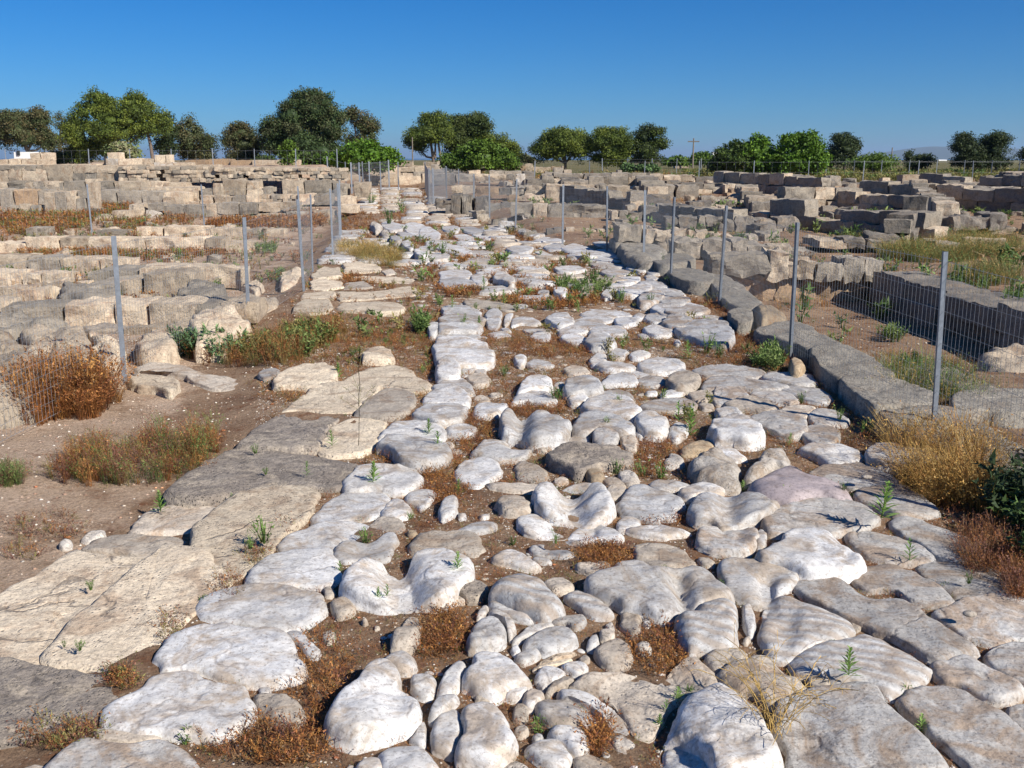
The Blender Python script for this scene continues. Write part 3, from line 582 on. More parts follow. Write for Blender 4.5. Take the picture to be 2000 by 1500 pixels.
# left hand pavement of long worn kerb slabs
stones('A', '''
0 30 10 22 20 19 28 13 38 5 48 1 60 2 80 4 104 5 100 10 86 20 70 32 56 43 46 49 38 58 33 65 28 70 26 77 12 73 0 71 -20 70 -20 40 b .07
105 5 112 6 126 6 134 12 147 28 140 35 130 41 120 50 110 60 103 70 99 78 88 86 72 85 58 82 40 78 27.5 77 29 71 34 66 39 59 47 50 57 44 71 33 87 21 101 11 b .09
0 73.5 12 75.5 26 79.5 40 80 58 84 70 87 82 89 76 98 70 106 60 114 52 118 48 122 30 121 10 124 -16 126 -16 73 d .06
''', pave, 'kerb_slab')
stones('L', '''
127 122 129 108 135 105 142 100 148 96 156 90 164 87 180 84 197 83.5 208 86 205 92 196 103 186 112 181 117 173 127 162 136 149 142 142 146 134 139 126 131 b .09
53 116 62 110 75 107 90 106 110 107.5 126 109.5 128 112 126 120 120 121 105 120.5 88 119 70 117.5 58 117 t .06
84 105 88 100 92 95 102 91 112 88.5 124 87.5 136 88.5 146 92.5 148 96 140 101 132 106 120 107 104 105.5 94 106 t .07
51 108 55 103 62 102 68 101 68 105 62 107 56 109 c .12 ; 36 113 40 109 46 110 47 113 40 115 c .08
86 2 100 -2 118 0 130 4 140 5 152 7 165 9 168 12 152 13 138 13 128 10 118 6 104 3 90 4 t .12 ; 84 8 92 6 104 6 112 8 118 9 116 13 110 17 100 14 90 14 85 12 b .13
''', pave, 'kerb_slab')
stones('N', '''
-54 88 -49 80 -42 72 -32 66 -17 60 -8 57.5 10 60.5 28 60.5 40 61.5 52 65 64 68 62 72 55 79 47 83.5 36 83.5 20 81.5 0 82.5 -10 84.5 -26 87.5 -40 90 d .1
-9 56 -2 49 5 44 14 38 20 35.5 34 36.5 46 36.5 57 37 52 42 46 48 42 53 38 58 28 59 14 59 2 58 d .09
38.5 59 42.5 53 47.5 47.5 52.5 42.5 60 39.5 74 39.5 84 42 84 48 79 53 76 57 68 60 55 61 52 62 42 61 b .07
18 35 24 30 32 25 40 20 50 18 60 18 72 19 82 20 74 26 68 31 64 35.5 56 35.5 44 35.5 32 34.5 b .08
66 37 70 31.5 76 26 84 21 94 21 102 24 104 30 100 36 92 40 82 40 72 38.5 t .07
60 13 66 9 74 6 86 4 98 6 104 10 112 16 112 20 100 22 90 19.5 76 17.5 62 16.5 56 16 b .07
11 17 16 12 24 8 34 6 44 6 50 8 52 12 48 17 42 20 34 20 24 19 14 19 b .13 ; 1 11 6 8 12 7 16 9 12 13 6 14 g .08
''', pave, 'kerb_slab')
stones('U', '''
44 84 48 79 56 75 64 75 66 80 66 84 56 86 46 87 b .06 ; 68 76 80 74 94 76 96 80 84 81 70 81 b .06 ; 42 89 52 87 66 89 68 93 56 95 44 94 b .06 ; 76 84 90 83 110 84 122 85 124 90 108 89 90 88 b .06
38 97 52 96 62 96 60 101 50 101 36 101 b .07 ; 64 96 80 97 100 96 120 93 127 96 118 100 98 101 70 102 b .07 ; 32 106 40 102.5 56 103 60 108 54 112 42 113 30 111 b .1 ; 62 109 70 104 90 103 108 104 115 108 110 112 92 112 74 111 b .1
83 146 88 142 96 140 104 143 108 148 98 149 84 149 b .16 ; 70 90 84 89 92 93 80 94 70 94 t .05 ; 98 80 106 79 110 82 102 83 t .04
''', pave, 'kerb_slab')
# raised rock line at the far left edge of the road
def pxstones(txt, parent=None, name='paving_stone'):
    FR['px'] = (0, 0, .1); stones('px', txt, parent, name)
pxstones('''
722 442 732 438 742 445 744 456 732 458 c .25 ; 742 458 754 455 762 462 760 470 746 468 c .22 ; 762 470 772 466 784 474 782 482 768 480 w .22 ; 784 480 796 476 808 484 806 494 790 490 w .22 ; 808 494 822 490 838 496 836 506 816 505 w .2
745 442 760 438 775 444 790 447 784 456 764 458 750 452 w .1 ; 790 446 808 442 826 446 842 452 838 462 812 464 794 458 w .12 ; 776 461 790 460 806 466 800 474 784 472 w .08
''')
# right kerb: big grey blocks; outline is the block's top
kerb = empty('stone_wall', P(1700, 760, 0) + (0,)); tag(kerb, 'low wall of massive dark grey blocks running along the right edge of the white stone road', 'wall')
stones('V', '''
118 107 124 104 134 103 148 102 158 103 166 105 178 112 190 120 202 128 206 134 208 150 190 142 174 130 160 126 148 122 138 119 128 113 k .34
97 88 104 86 114 85 124 85 132 87 141 92 150 98 151 101 140 102 128 103 118 105 108 98 100 92 k .35
79 73 86 70 98 70 108 72 114 76 120 80 130 85 118 85 106 86 98 87 90 84 84 79 k .34
49 59 58 56 66 53 74 54 82 58 88 63 98 68 98 70 88 71 80 72 74 69 66 66 56 63 k .33
34 50 42 48 48 50 49 54 46 57 40 57 k .3 ; 49 50 52 46 60 49 69 53 66 55 60 55 53 57 y .42
19 29 26 30 36 32 44 37 50 42 55 46 48 48 40 47 33 44 28 38 k .34
0 28 8 26 18 27 28 32 25 36 16 36 6 34 k .34 ; -12 20 0 18 12 19 17 23 10 26 -2 27 -10 24 k .34
69 76 72 74 77 76 78 79 75 82 70 81 y .28
''', kerb, 'kerb_block')
stones('V', '''160 96 166 92 176 90 190 91 212 92 214 104 190 104 178 102 168 104 161 101 k .3 ; 130 77 138 75 150 75 160 78 172 84 186 88 182 91 168 90 154 86 140 84 d .22''', kerb, 'kerb_block')
# far stretch of the road: flat white slabs between the weed beds
def quick_occ(x, y):
    for p in OCC:
        a = np.array(p)
        if a[:, 0].min() - .04 < x < a[:, 0].max() + .04 and a[:, 1].min() - .05 < y < a[:, 1].max() + .05 and seg_dist(np.array([x]), np.array([y]), p)[0] < .10: return True
    return False
cells = []
yy = 10.6
while yy < 44:
    l, r = float(interp(yy, *ROADL)), float(interp(yy, *ROADR)); st_ = .30 + .008 * yy
    if yy < 16: l = float(interp(yy, [10, 16], [-.9, -1.2]))
    xx = l + .3
    while xx < r - .1: cells.append((xx + random.uniform(-.08, .08), yy + random.uniform(-.1, .1), st_)); xx += st_ * 1.35
    yy += st_ * 1.05
for x_, y_, s_ in cells:
    nz_ = float(fbm(np.array([x_ * .55, y_ * .35, 3.0]), 2, 55))
    if nz_ < -.22 or quick_occ(x_, y_): continue
    if len(road.children) >= 520: break
    k_ = random.choice(['w', 'w', 'w', 't', 'g']) if y_ < 24 else random.choice(['t', 'w', 't', 'rl'])
    KIND.setdefault('rl', (.3, 1.5)); n_ = 9; an_ = random.uniform(0, 1)
    rr_ = [s_ * random.uniform(.42, .66) for _ in range(n_)]
    pl_ = [(x_ + 1.25 * rr_[q] * math.cos(an_ + q * 6.283 / n_), y_ + rr_[q] * math.sin(an_ + q * 6.283 / n_)) for q in range(n_)]
    CNT[0] += 1; me, loc = stone_mesh('paving_stone', pl_, random.uniform(.035, .075), M[k_], .3, 1.4, CNT[0], down=.1); obj('paving_stone', me, road, loc); OCC.append(pl_)
def keep_largest(parent, name, limit):
    ch = [o for o in COL.objects if o.parent is parent and o.name.split('.')[0] == name]
    ch.sort(key=lambda o: -(o.dimensions.x * o.dimensions.y) / max(2.5, (o.location + parent.location).y) ** 2.6)
    rest = ch[limit:]
    if not rest: return
    Vs, Q, T3, MQ, MT, mats_, off = [], [], [], [], [], [], 0
    for o in rest:
        me = o.data; n = len(me.vertices); v = np.empty(n * 3, np.float32); me.vertices.foreach_get('co', v); Vs.append(v.reshape(-1, 3) + np.array(o.location))
        if me.materials[0] not in mats_: mats_.append(me.materials[0])
        mi = mats_.index(me.materials[0]); li = np.empty(len(me.loops), np.int32); me.loops.foreach_get('vertex_index', li); ls = np.empty(len(me.polygons), np.int32); me.polygons.foreach_get('loop_start', ls); lt = np.diff(np.r_[ls, len(li)])
        for k_, a_, m_ in ((4, Q, MQ), (3, T3, MT)):
            st_ = ls[lt == k_]
            if len(st_): a_.append(li[st_[:, None] + np.arange(k_)] + off); m_.append(np.full(len(st_), mi))
        off += n
    me = mesh_np(name, np.vstack(Vs), [np.vstack(Q), np.vstack(T3)], None)
    for m_ in mats_: me.materials.append(m_)
    me.polygons.foreach_set('material_index', np.concatenate(MQ + MT).astype(np.int32))
    for o in rest: bpy.data.objects.remove(o)
    o = bpy.data.objects.new(name, me); link(o, parent); o['kind'] = 'stuff'
bpy.context.view_layer.update()
keep_largest(road, 'paving_stone', 299)
# ------------------------------------------------------------------ ruined walls of squared blocks
def unit_box(nx_, ny_, nz_):
    vs = {}; V = []; Fc = []
    def vid(i, j, k):
        if (i, j, k) not in vs: vs[(i, j, k)] = len(V); V.append((2 * i / nx_ - 1, 2 * j / ny_ - 1, 2 * k / nz_ - 1))
        return vs[(i, j, k)]
    for i in range(nx_):
        for j in range(ny_):
            Fc.append((vid(i, j, nz_), vid(i + 1, j, nz_), vid(i + 1, j + 1, nz_), vid(i, j + 1, nz_)))
    for i in range(nx_):
        for k in range(nz_):
            Fc.append((vid(i, 0, k), vid(i + 1, 0, k), vid(i + 1, 0, k + 1), vid(i, 0, k + 1)))
            Fc.append((vid(i + 1, ny_, k), vid(i, ny_, k), vid(i, ny_, k + 1), vid(i + 1, ny_, k + 1)))
    for j in range(ny_):
        for k in range(nz_):
            Fc.append((vid(0, j + 1, k), vid(0, j, k), vid(0, j, k + 1), vid(0, j + 1, k + 1)))
            Fc.append((vid(nx_, j, k), vid(nx_, j + 1, k), vid(nx_, j + 1, k + 1), vid(nx_, j, k + 1)))
    return np.array(V), np.array(Fc)
UB = {1: unit_box(3, 2, 2), 2: unit_box(5, 4, 3), 3: unit_box(10, 6, 6), 4: unit_box(20, 10, 9)}
def block_np(dim, seed, lod, r=.22, rough=1.0):
    V, Fc = UB[lod]; V = V.copy(); d = np.array(dim) / 2; m = d.min() * r * .55
    p = V * d; inner = np.clip(p, -(d - m), d - m); q = p - inner; L = np.linalg.norm(q, axis=1)[:, None]
    mx = np.abs(q).max(axis=1)[:, None]
    p = inner + np.where(L > 1e-9, q / (L + 1e-12) * np.minimum(L, m), 0) * 1.0
    s = min(dim)
    n = np.stack([fbm(p / max(s, .12) * 1.1 + seed * 7.7, 3, 31 + a) for a in range(3)], -1)
    p = p + n * .105 * s * rough
    if lod > 1: n = np.stack([vnoise(p * 7 + seed * 3.3, 41 + a) for a in range(3)], -1); p = p + n * .030 * rough
    return p, Fc
WC = [0]
def block(parent, cx, cy, z0, dx, dy, dz, mat, yaw=0.0, r=.22, rough=1.0, name='block', lod=None):
    WC[0] += 1
    pix = max(dx, dz) / max(cy, 2) * 995
    if lod is None: lod = 1 if pix < 9 else (2 if pix < 28 else (3 if pix < 75 else 4))
    V, Fc = block_np((dx, dy, dz), WC[0], lod, r, rough)
    me = mesh_np(name, V, Fc, M[mat], False)
    o = obj(name, me, parent, (cx, cy, z0 + dz / 2)); o.rotation_euler = (random.uniform(-.02, .02), random.uniform(-.02, .02), yaw + random.uniform(-.03, .03)); return o
def wall_thing(name, label, loc, cat='wall', group=None):
    return tag(empty(name, loc), label, cat, group or {'ruin_wall': 'ruined walls in the field right of the road', 'tumbled_stones': 'loose stones among the ruins', 'parapet': 'parapets on the terrace'}.get(name) or ('low walls in the left ruins' if name == 'stone_wall' and loc[0] < -3.5 and loc[1] < 30 else None))
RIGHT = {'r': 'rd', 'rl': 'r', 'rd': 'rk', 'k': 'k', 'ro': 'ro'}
def rows(tile, D, txt, parent, depth=.5, mats='r r rd rl', name='block', ext=.04, zmin=None, rough=1.0, yaw=0):
    """x0 x1 ytop ybase [mat] [depth] ; front faces standing at ground distance D (None: where the base meets the ground)"""
    ox, oy, k = FR[tile]; mats = mats.split()
    for it in txt.replace('\n', ';').split(';'):
        t = it.split()
        if not t: continue
        x0, x1, y0, y1 = [float(v) * 10 * k for v in t[:4]]; x0 += ox; x1 += ox; y0 += oy; y1 += oy
        m = mats[int(random.random() * len(mats))]; dp = depth
        for e in t[4:]:
            if e in M: m = e
            else: dp = float(e)
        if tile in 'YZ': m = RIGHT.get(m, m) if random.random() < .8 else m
        if D is None: _, dd, zb = hit((x0 + x1) / 2, y1)
        else: dd = D; zb = PD((x0 + x1) / 2, y1, dd)[2]
        zt = PD((x0 + x1) / 2, y0, dd)[2]; X0 = PD(x0, y1, dd)[0]; X1 = PD(x1, y1, dd)[0]
        h = max(zt - zb, .08) + ext
        if D is None: h += .06; zb -= .06
        if tile in 'YZ': rough = 1.55
        block(parent, (X0 + X1) / 2, dd + dp / 2, zb - ext, (X1 - X0) * .99, dp, h, m, rough=rough, name=name, yaw=yaw)
def course_wall(parent, p0, p1, z0, h, th, bl, mats, courses=1, ruin=.0, name='block', rough=1.0, jit=.15):
    """a wall of squared blocks between two ground points, with missing top blocks"""
    p0 = Vector(p0[:2]); p1 = Vector(p1[:2]); L = (p1 - p0).length; d = (p1 - p0) / L; yaw = math.atan2(d.y, d.x)
    for c in range(courses):
        s = random.uniform(-.3, 0) * bl
        while s < L:
            l = bl * random.uniform(.6, 1.45); a, b = max(s, 0), min(s + l, L); s += l
            if b - a < .12: continue
            if c and random.random() < ruin: continue
            hh = h / courses * random.uniform(1 - jit, 1 + jit * .6); q = p0 + d * (a + b) / 2; t2 = th * random.uniform(.8, 1.15)
            if c == courses - 1 or courses == 1: hh *= random.uniform(.75, 1.1)
            zz = z0 if z0 is not None else float(gz(q.x, q.y)) - .05
            block(parent, q.x, q.y, zz + c * h / courses - .02, (b - a) * .985, t2, hh + .03, random.choice(mats), yaw, rough=rough, name=name)

def rubble(parent, tile, D, x0, x1, y0, y1, sx, sy, mats, dp=.3, skip=.08, name='stone'):
    """small fitted stones filling the face x0..x1, y0..y1 of a wall at distance D"""
    ox, oy, k = FR[tile]; y = y0
    while y < y1 - .3:
        hh = sy * random.uniform(.75, 1.25); x = x0
        while x < x1:
            w = sx * random.uniform(.6, 1.5)
            if random.random() > skip:
                a, b = ox + x * 10 * k, ox + min(x + w, x1 + .5) * 10 * k; c, d = oy + y * 10 * k, oy + min(y + hh, y1) * 10 * k
                X0, _, zb = PD(a, d, D); X1, _, zt = PD(b, c, D)
                block(parent, (X0 + X1) / 2, D + dp / 2 + random.uniform(-.05, .05), zb, X1 - X0, dp, (zt - zb) * 1.03, random.choice(mats), r=.4, rough=1.3, name=name)
            x += w
        y += hh
# --- left: nearest rows of low walls
A_ = hit(245, 735)
w1 = wall_thing('stone_wall', 'big weathered rock outcrop wall behind the rusty red bush at the left fence post', (-4.3, 8.4, -.1))
pts = [(-60, 800), (40, 800), (150, 772), (232, 742), (236, 700), (215, 668), (165, 650), (90, 645), (0, 648), (-80, 650)]
for i, (px, k_, h_) in enumerate([([(-90, 668), (20, 664), (60, 700), (80, 760), (40, 800), (-90, 810)], 'r', .34), ([(22, 664), (100, 652), (160, 660), (190, 700), (188, 742), (120, 768), (82, 762), (62, 700)], 'r', .36),
                                  ([(162, 656), (205, 664), (235, 700), (238, 738), (192, 744), (193, 700)], 'rl', .33), ([(-90, 640), (20, 640), (100, 644), (160, 652), (100, 660), (20, 668), (-90, 672)], 'rd', .42)]):
    h_ *= .62; w = [P(a, b, .04) for a, b in px]; KIND.setdefault(k_, (.25, 2.2))
    me, loc = stone_mesh('stone', w, h_ + .1, M[k_], .3, 3.0, 900 + i, base=-.14, down=.15, steep=1.3); OCC.append(w)
    obj('stone', me, w1, loc)
w2 = wall_thing('stone_wall', 'long low wall of squared tan blocks just beyond the nearest left fence post', (-4.2, 10.9, -.1))
rows('W', 10.75, '-40 0 65 86 r; 0 49 67 86 rd; 50 90 66 84 rl; 90 115 65 84 rl; 116 155 65 84 r; 155 172 66 80 rd; 172 200 65 78 r', w2, .55)
rows('W', 10.35, '60 98 85 96 d .3; 98 134 84 92 r .3; 134 150 82 93 r .3', w2, .35)
w3 = wall_thing('stone_block', 'three big squared blocks lying together in the middle of the left ruins', (-4.4, 13.1, -.1), 'stone')
rows('W', 12.9, '96 110 48 60 r; 111 150 42 60 r .7; 68 92 50 58 rd .9; 92 96 49 57 rl .4', w3, .6); rows('W', 13.8, '70 108 40 50 rd .9; 108 158 37 44 rl .7; 150 190 37 52 rl .5', w3, .8)
w4 = wall_thing('stone_wall', 'left end wall of pale blocks with reddish stones under it at the frame edge', (-6.5, 13.9, -.1))
rows('W', 13.9, '-30 17 40 50 rl; 18 32 42 52 rl; 32 47 42 50 rl; 5 15 47 53 ro .3; 17 25 47 52 ro .3', w4, .5)
rows('W', 12.3, '-30 0 54 66 rl; 0 18 53 68 rl; 18 30 55 66 rl', w4, .5)
w5 = wall_thing('stone_wall', 'second long row of pale blocks in the left ruins with green weeds in front', (-6.3, 16, -.1))
rows('W', 15.9, '-40 0 28 39 r; 0 22 28 40 r; 22 46.5 29 41 rd; 47.5 78 30 41 rl; 78 100 31 40 rl; 8 30 33 36 rd .3', w5, .6)
w6 = wall_thing('stone_wall', 'long straight pale row of blocks with a flat top running across the left ruins', (-5.7, 19.6, -.1))
rows('W', 19.5, '-40 -4 18 28 rl; -4 20 18 27 rl; 20 47 13.5 24 rl; 47 69 14 24 r; 69 114 14 24 rl; 114 160 14 24 rl; 160 176 14 20 r; 176 196 17 26 rl', w6, .55)
w7 = wall_thing('stone_wall', 'low row of grey white blocks directly behind the long flat-topped row on the left', (-5.6, 23.5, -.1))
rows('W', 23.4, '20 36 6 12 rd; 76 98 8 14 rd; 107 127 5.5 13 rl; 128 164 5 12.5 rl; 165 190 6.5 13 rl; 190 205 7 13 r; 205 222 7 14 rl', w7, .5)
w8 = wall_thing('boulder', 'big rough pale boulders among green plants beyond the second left post', (-3.9, 10.4, -.1), 'boulder')
for px, h_, k_, sd_ in [([(262, 690), (275, 664), (305, 655), (340, 662), (345, 690), (325, 702), (280, 700)], .22, 'rl', 1), ([(362, 640), (400, 615), (450, 608), (475, 620), (478, 650), (440, 680), (380, 684)], .26, 'rl', 2),
                        ([(345, 590), (370, 562), (400, 560), (440, 572), (435, 592), (380, 596)], .3, 'rd', 3), ([(110, 590), (120, 556), (170, 560), (230, 575), (250, 592), (160, 600)], .24, 'rd', 4), ([(440, 585), (480, 575), (545, 585), (545, 600), (490, 610), (440, 602)], .16, 'r', 5),
                        ([(545, 535), (580, 522), (600, 530), (575, 560), (548, 566)], .14, 'rl', 6), ([(470, 560), (500, 550), (520, 560), (500, 572)], .12, 'rl', 7)]:
    w = [P(a, b, h_ * .5 - .1) for a, b in px]; me, loc = stone_mesh('stone', w, h_, M[k_], .2, 2.0, 950 + sd_, base=-.12, down=.1, sharp=True); OCC.append(w)
    obj('stone', me, w8, loc)
# rows between, far left
w9 = wall_thing('stone_wall', 'grey stepped wall in front of the terrace, right behind the orange weed strip', (-8, 29, 0))
rows('TT', 29.2, '0 20 48 60 rd; 20 40 48 66 r; 40 50 47 64 rl; 50 70 46 55 rd; 70 88 46 55 rd; 88 108 46 53 r; 108 125 45 51 r; 50 66 55 61 rd; 66 87 57 65 rd; 86 114 55 61 r; 114 136 54 60 rd; 136 158 53 59 r; 163 180 48 54 rl', w9, .6)
rows('TT', 25.5, '97 118 75 80 r; 125 150 73 78 r; 128 155 80 84 r', w9, .5)
rows('T', 29.2, '153 173 49 65 rd; 173 200 48 66 rd; 136 152 52 69 c .5; 137 153 46 52 rd .5; 120 134 47 62 r; 128 137 60 76 rd .6', w9, .6)
w10 = wall_thing('stone_wall', 'low slanting line of slabs in the weedy hollow left of the cream pillar', (-11, 27.5, 0))
rows('T', 28.5, '105 120 53 59 rl .4; 92 106 57 63 rl .4; 82 93 60 66 r .4; 70 83 63 69 rd .4; 95 100 66 70 r .3', w10, .4)
rows('T', 24.5, '83 89 73 78 rd .4; 90 110 71 78 r .4; 110 118 71 77 rd .4', w10, .4)
# the tall terrace wall that closes the left half
tw = wall_thing('terrace_wall', 'tall terrace wall of large tan ashlar blocks across the far left under the fenced path', (-13, 33.5, 0))
rows('TT', 33.2, '55 77 25 38; 77 87 26 32; 77 93 32 39; 46 56 28 39 rl; 110 131 25 38; 131 156 25 38.5; 157 162 26 39; 161 170 28 40; 0 33 31 46 rl; 34 46 33 39 rd; 93 100 31 39; 177 190 27 40 r', tw, .8)
rows('TT', 32.5, '34 46 39 47; 47 57 39 47; 57 63 40 47; 64 77 39.5 47; 77 90 38.5 47; 125 140 37.5 47; 140 157 37.5 47; 163 177 40 47 rl; 0 18 40 47 r; 18 33 45 48 r', tw, .6)
rubble(tw, 'TT', 32.6, 90, 125, 38, 49, 4.5, 3.6, ['r', 'rl', 'rd'], .5)
rows('T', 32.6, '-8 0 33 50; 0 12.5 33 50; 13 36 34 50 ro; 36 50 34 55; 51 72 35 54; 72 80 35 42 rd; 89 109 34 46 rd; 109 132 35 46 rd; 132 152 35 46; 152 175 36 46 rl', tw, .8)
rows('T', 33.6, '-8 8 27 34; 8 24 25.5 31 rd; 24 31 27 33 rl; 31 41 26 31 rd; 41 55 26 33; 55 59 27 33; 59 79 25.5 34 rd; 79 89 24 28; 89 106 26 33 rd; 106 131 26 34; 131 140 26 34 rl; 140 152 26 35; 152 173 27 34 rl; 22 33 30 34 rl; 33 46 31 34 rd; 46 60 30 34', tw, .7)
rows('T', 34.6, '-10 8 14 27; 8 21 14 26 rl; 21 45 14 26 rl; 45 68 10.5 26; 68 80 18 25 rd; 80 90 16 24 rd; 90 107 17 25.5; 107 133 16 26.5; 133 148 17 26; -8 10 11 14 rd .6; 10 20 11 14 rd; 23 34 11 14 rd; 34 45 11 14; 68 90 11 17 rl; 90 110 12 17 r', tw, .8)
rubble(tw, 'T', 34.4, 110, 200, 12, 27, 6, 3.4, ['r', 'rl', 'rd', 'r'], .6)
rubble(tw, 'TT', 34.3, 47, 168, 13.5, 25.5, 6.5, 3.4, ['r', 'rl', 'rd', 'r'], .7)
rows('TT', 35.2, '-20 20 12 15 rl; 20 60 12.3 14.5 rl; 60 110 12.5 14.5 rl; 110 155 13.5 15 rl', tw, 1.0, rough=.4)
rows('T', 35.2, '-20 40 10 12 rl; 40 90 10 12 rl; 90 140 10.8 12.5 rl; 140 200 11.5 13 rl', tw, 1.0, rough=.4)
# little parapets on the terrace
pz = 35.6
pw = wall_thing('parapet', 'broken pale parapet blocks on the terrace at the far left above the white house', (-19, 36, 1.3), 'wall')
rows('T', pz, '-6 8 5.5 11 rl; 8.5 19.5 4.8 11 rl; 20 34 4.8 11 rl; 34 47 4.8 11 rl; 28 37 -.5 5 rl; 38 47 -1 5 rl', pw, .5, rough=.6)
pw = wall_thing('parapet', 'pale parapet with a small block on each end below the oleander bush', (-13, 36, 1.3), 'wall')
rows('T', pz, '99 110 4.5 11 c; 100 111 -1 4.6 rl; 110 133 4.5 10.8 rl; 133 144 4.8 11 r; 144 154 1.5 8.5 rl; 154.5 158 1 8.3 rl; 143 161 8 12 c; 161 178 8.5 12 rl', pw, .5, rough=.6)
# pillars in the hollow
PL = [('T 2 13 48 64', 'short round pillar stump standing by itself at the far left edge of the hollow'), ('T 17.5 27 47 62', 'second pillar stump from the left in the hollow, dark band at its middle'),
      ('T 28.5 37 48 61', 'small leaning pillar stump third from the left'), ('T 41 50 36 57', 'pillar stump with pale right edge, fourth from the left'), ('T 51 61 36 55', 'wide pillar stump directly right of the gap in the pillar row'),
      ('T 61.5 70 40 54', 'mid-height grey pillar stump second from the tallest pillar'), ('T 71 79.5 42 54', 'short pillar stump leaning on the tallest pillar'), ('T 80.5 89 26.5 51', 'tallest slim square pillar of the left ruins on its own base')]
for i, (s, lab) in enumerate(PL):
    t = s.split(); x0, x1, y0, y1 = [float(v) * 2.1 for v in t[1:]]; y0 += 300; y1 += 300; D = 30.2
    X0, _, zb = PD(x0, y1, D); X1, _, zt = PD(x1, y0, D); g = float(gz((X0 + X1) / 2, D + .2))
    th = tag(empty('stone_pillar', ((X0 + X1) / 2, D + .2, g)), lab, 'pillar', 'pillar stumps in the weedy hollow')
    b = block(th, (X0 + X1) / 2, D + .2, g - .1, (X1 - X0) * .95, .32, zt - g + .1, 'r' if i % 2 else 'rd', r=.3, rough=.5, name='shaft', lod=3); b.rotation_euler[1] = random.uniform(-.04, .04)
    if i == 7: block(th, (X0 + X1) / 2, D + .2, g - .05, .5, .5, .22, 'rd', name='base')
# --- right: the sunken room beside the road
tb = wall_thing('stone_wall', 'orange lit back wall of the sunken room with squared blocks over rubble', (4.5, 14.6, -.3))
rows('Y', 14.4, '24 57.5 48 58.5 r .55; 58 69 46 61 r .6; 73 83.5 51.5 61 rl; 84 98.5 53 61.5 r; 99 110 50 62 r; 110.5 121 51 62 r; 69 74 53 60 r .4', tb, .55)
rows('Y', 14.55, '49 62 61 73 ro; 62 74.5 60 74 ro; 75 82.5 61 75 ro; 83 95 61.5 75 ro; 95 112 61 76 ro; 112 126 61 76 ro; 36 49 60.5 71 ro; 43 49 59 62 rl; 49.5 56 58.5 62 rl; 57 61 59 61.5 rl; 61 67 59 62 rl', tb, .45)
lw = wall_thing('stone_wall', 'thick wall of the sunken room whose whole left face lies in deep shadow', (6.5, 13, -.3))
course_wall(lw, (5.45, 14.3), (5.85, 7.6), -.44, .60, .66, .95, ['rd', 'rk', 'rk'], 2, 0, rough=.7, jit=.04)  # darker stone mixed in to deepen the shade on the left face
er = wall_thing('rock', 'rough earth and rock hump with dry grass at the near end of the sunken room', (4.4, 8.0, -.1), 'rock')
for px, h_, k_ in [([(1590, 720), (1640, 700), (1720, 705), (1760, 730), (1700, 752), (1620, 745)], .16, 'rd'), ([(1900, 700), (1985, 690), (2060, 705), (2040, 740), (1930, 735)], .14, 'r'), ([(1500, 656), (1560, 648), (1590, 662), (1530, 676)], .12, 'rl')]:
    w = [P(a, b, h_ * .5 - .2) for a, b in px]; KIND.setdefault(k_, (.3, 2.0)); me, loc = stone_mesh('stone', w, h_ + .1, M[k_], .4, 2.2, 970 + len(px) + int(h_ * 100), base=-.25, down=.2); OCC.append(w); obj('stone', me, er, loc)
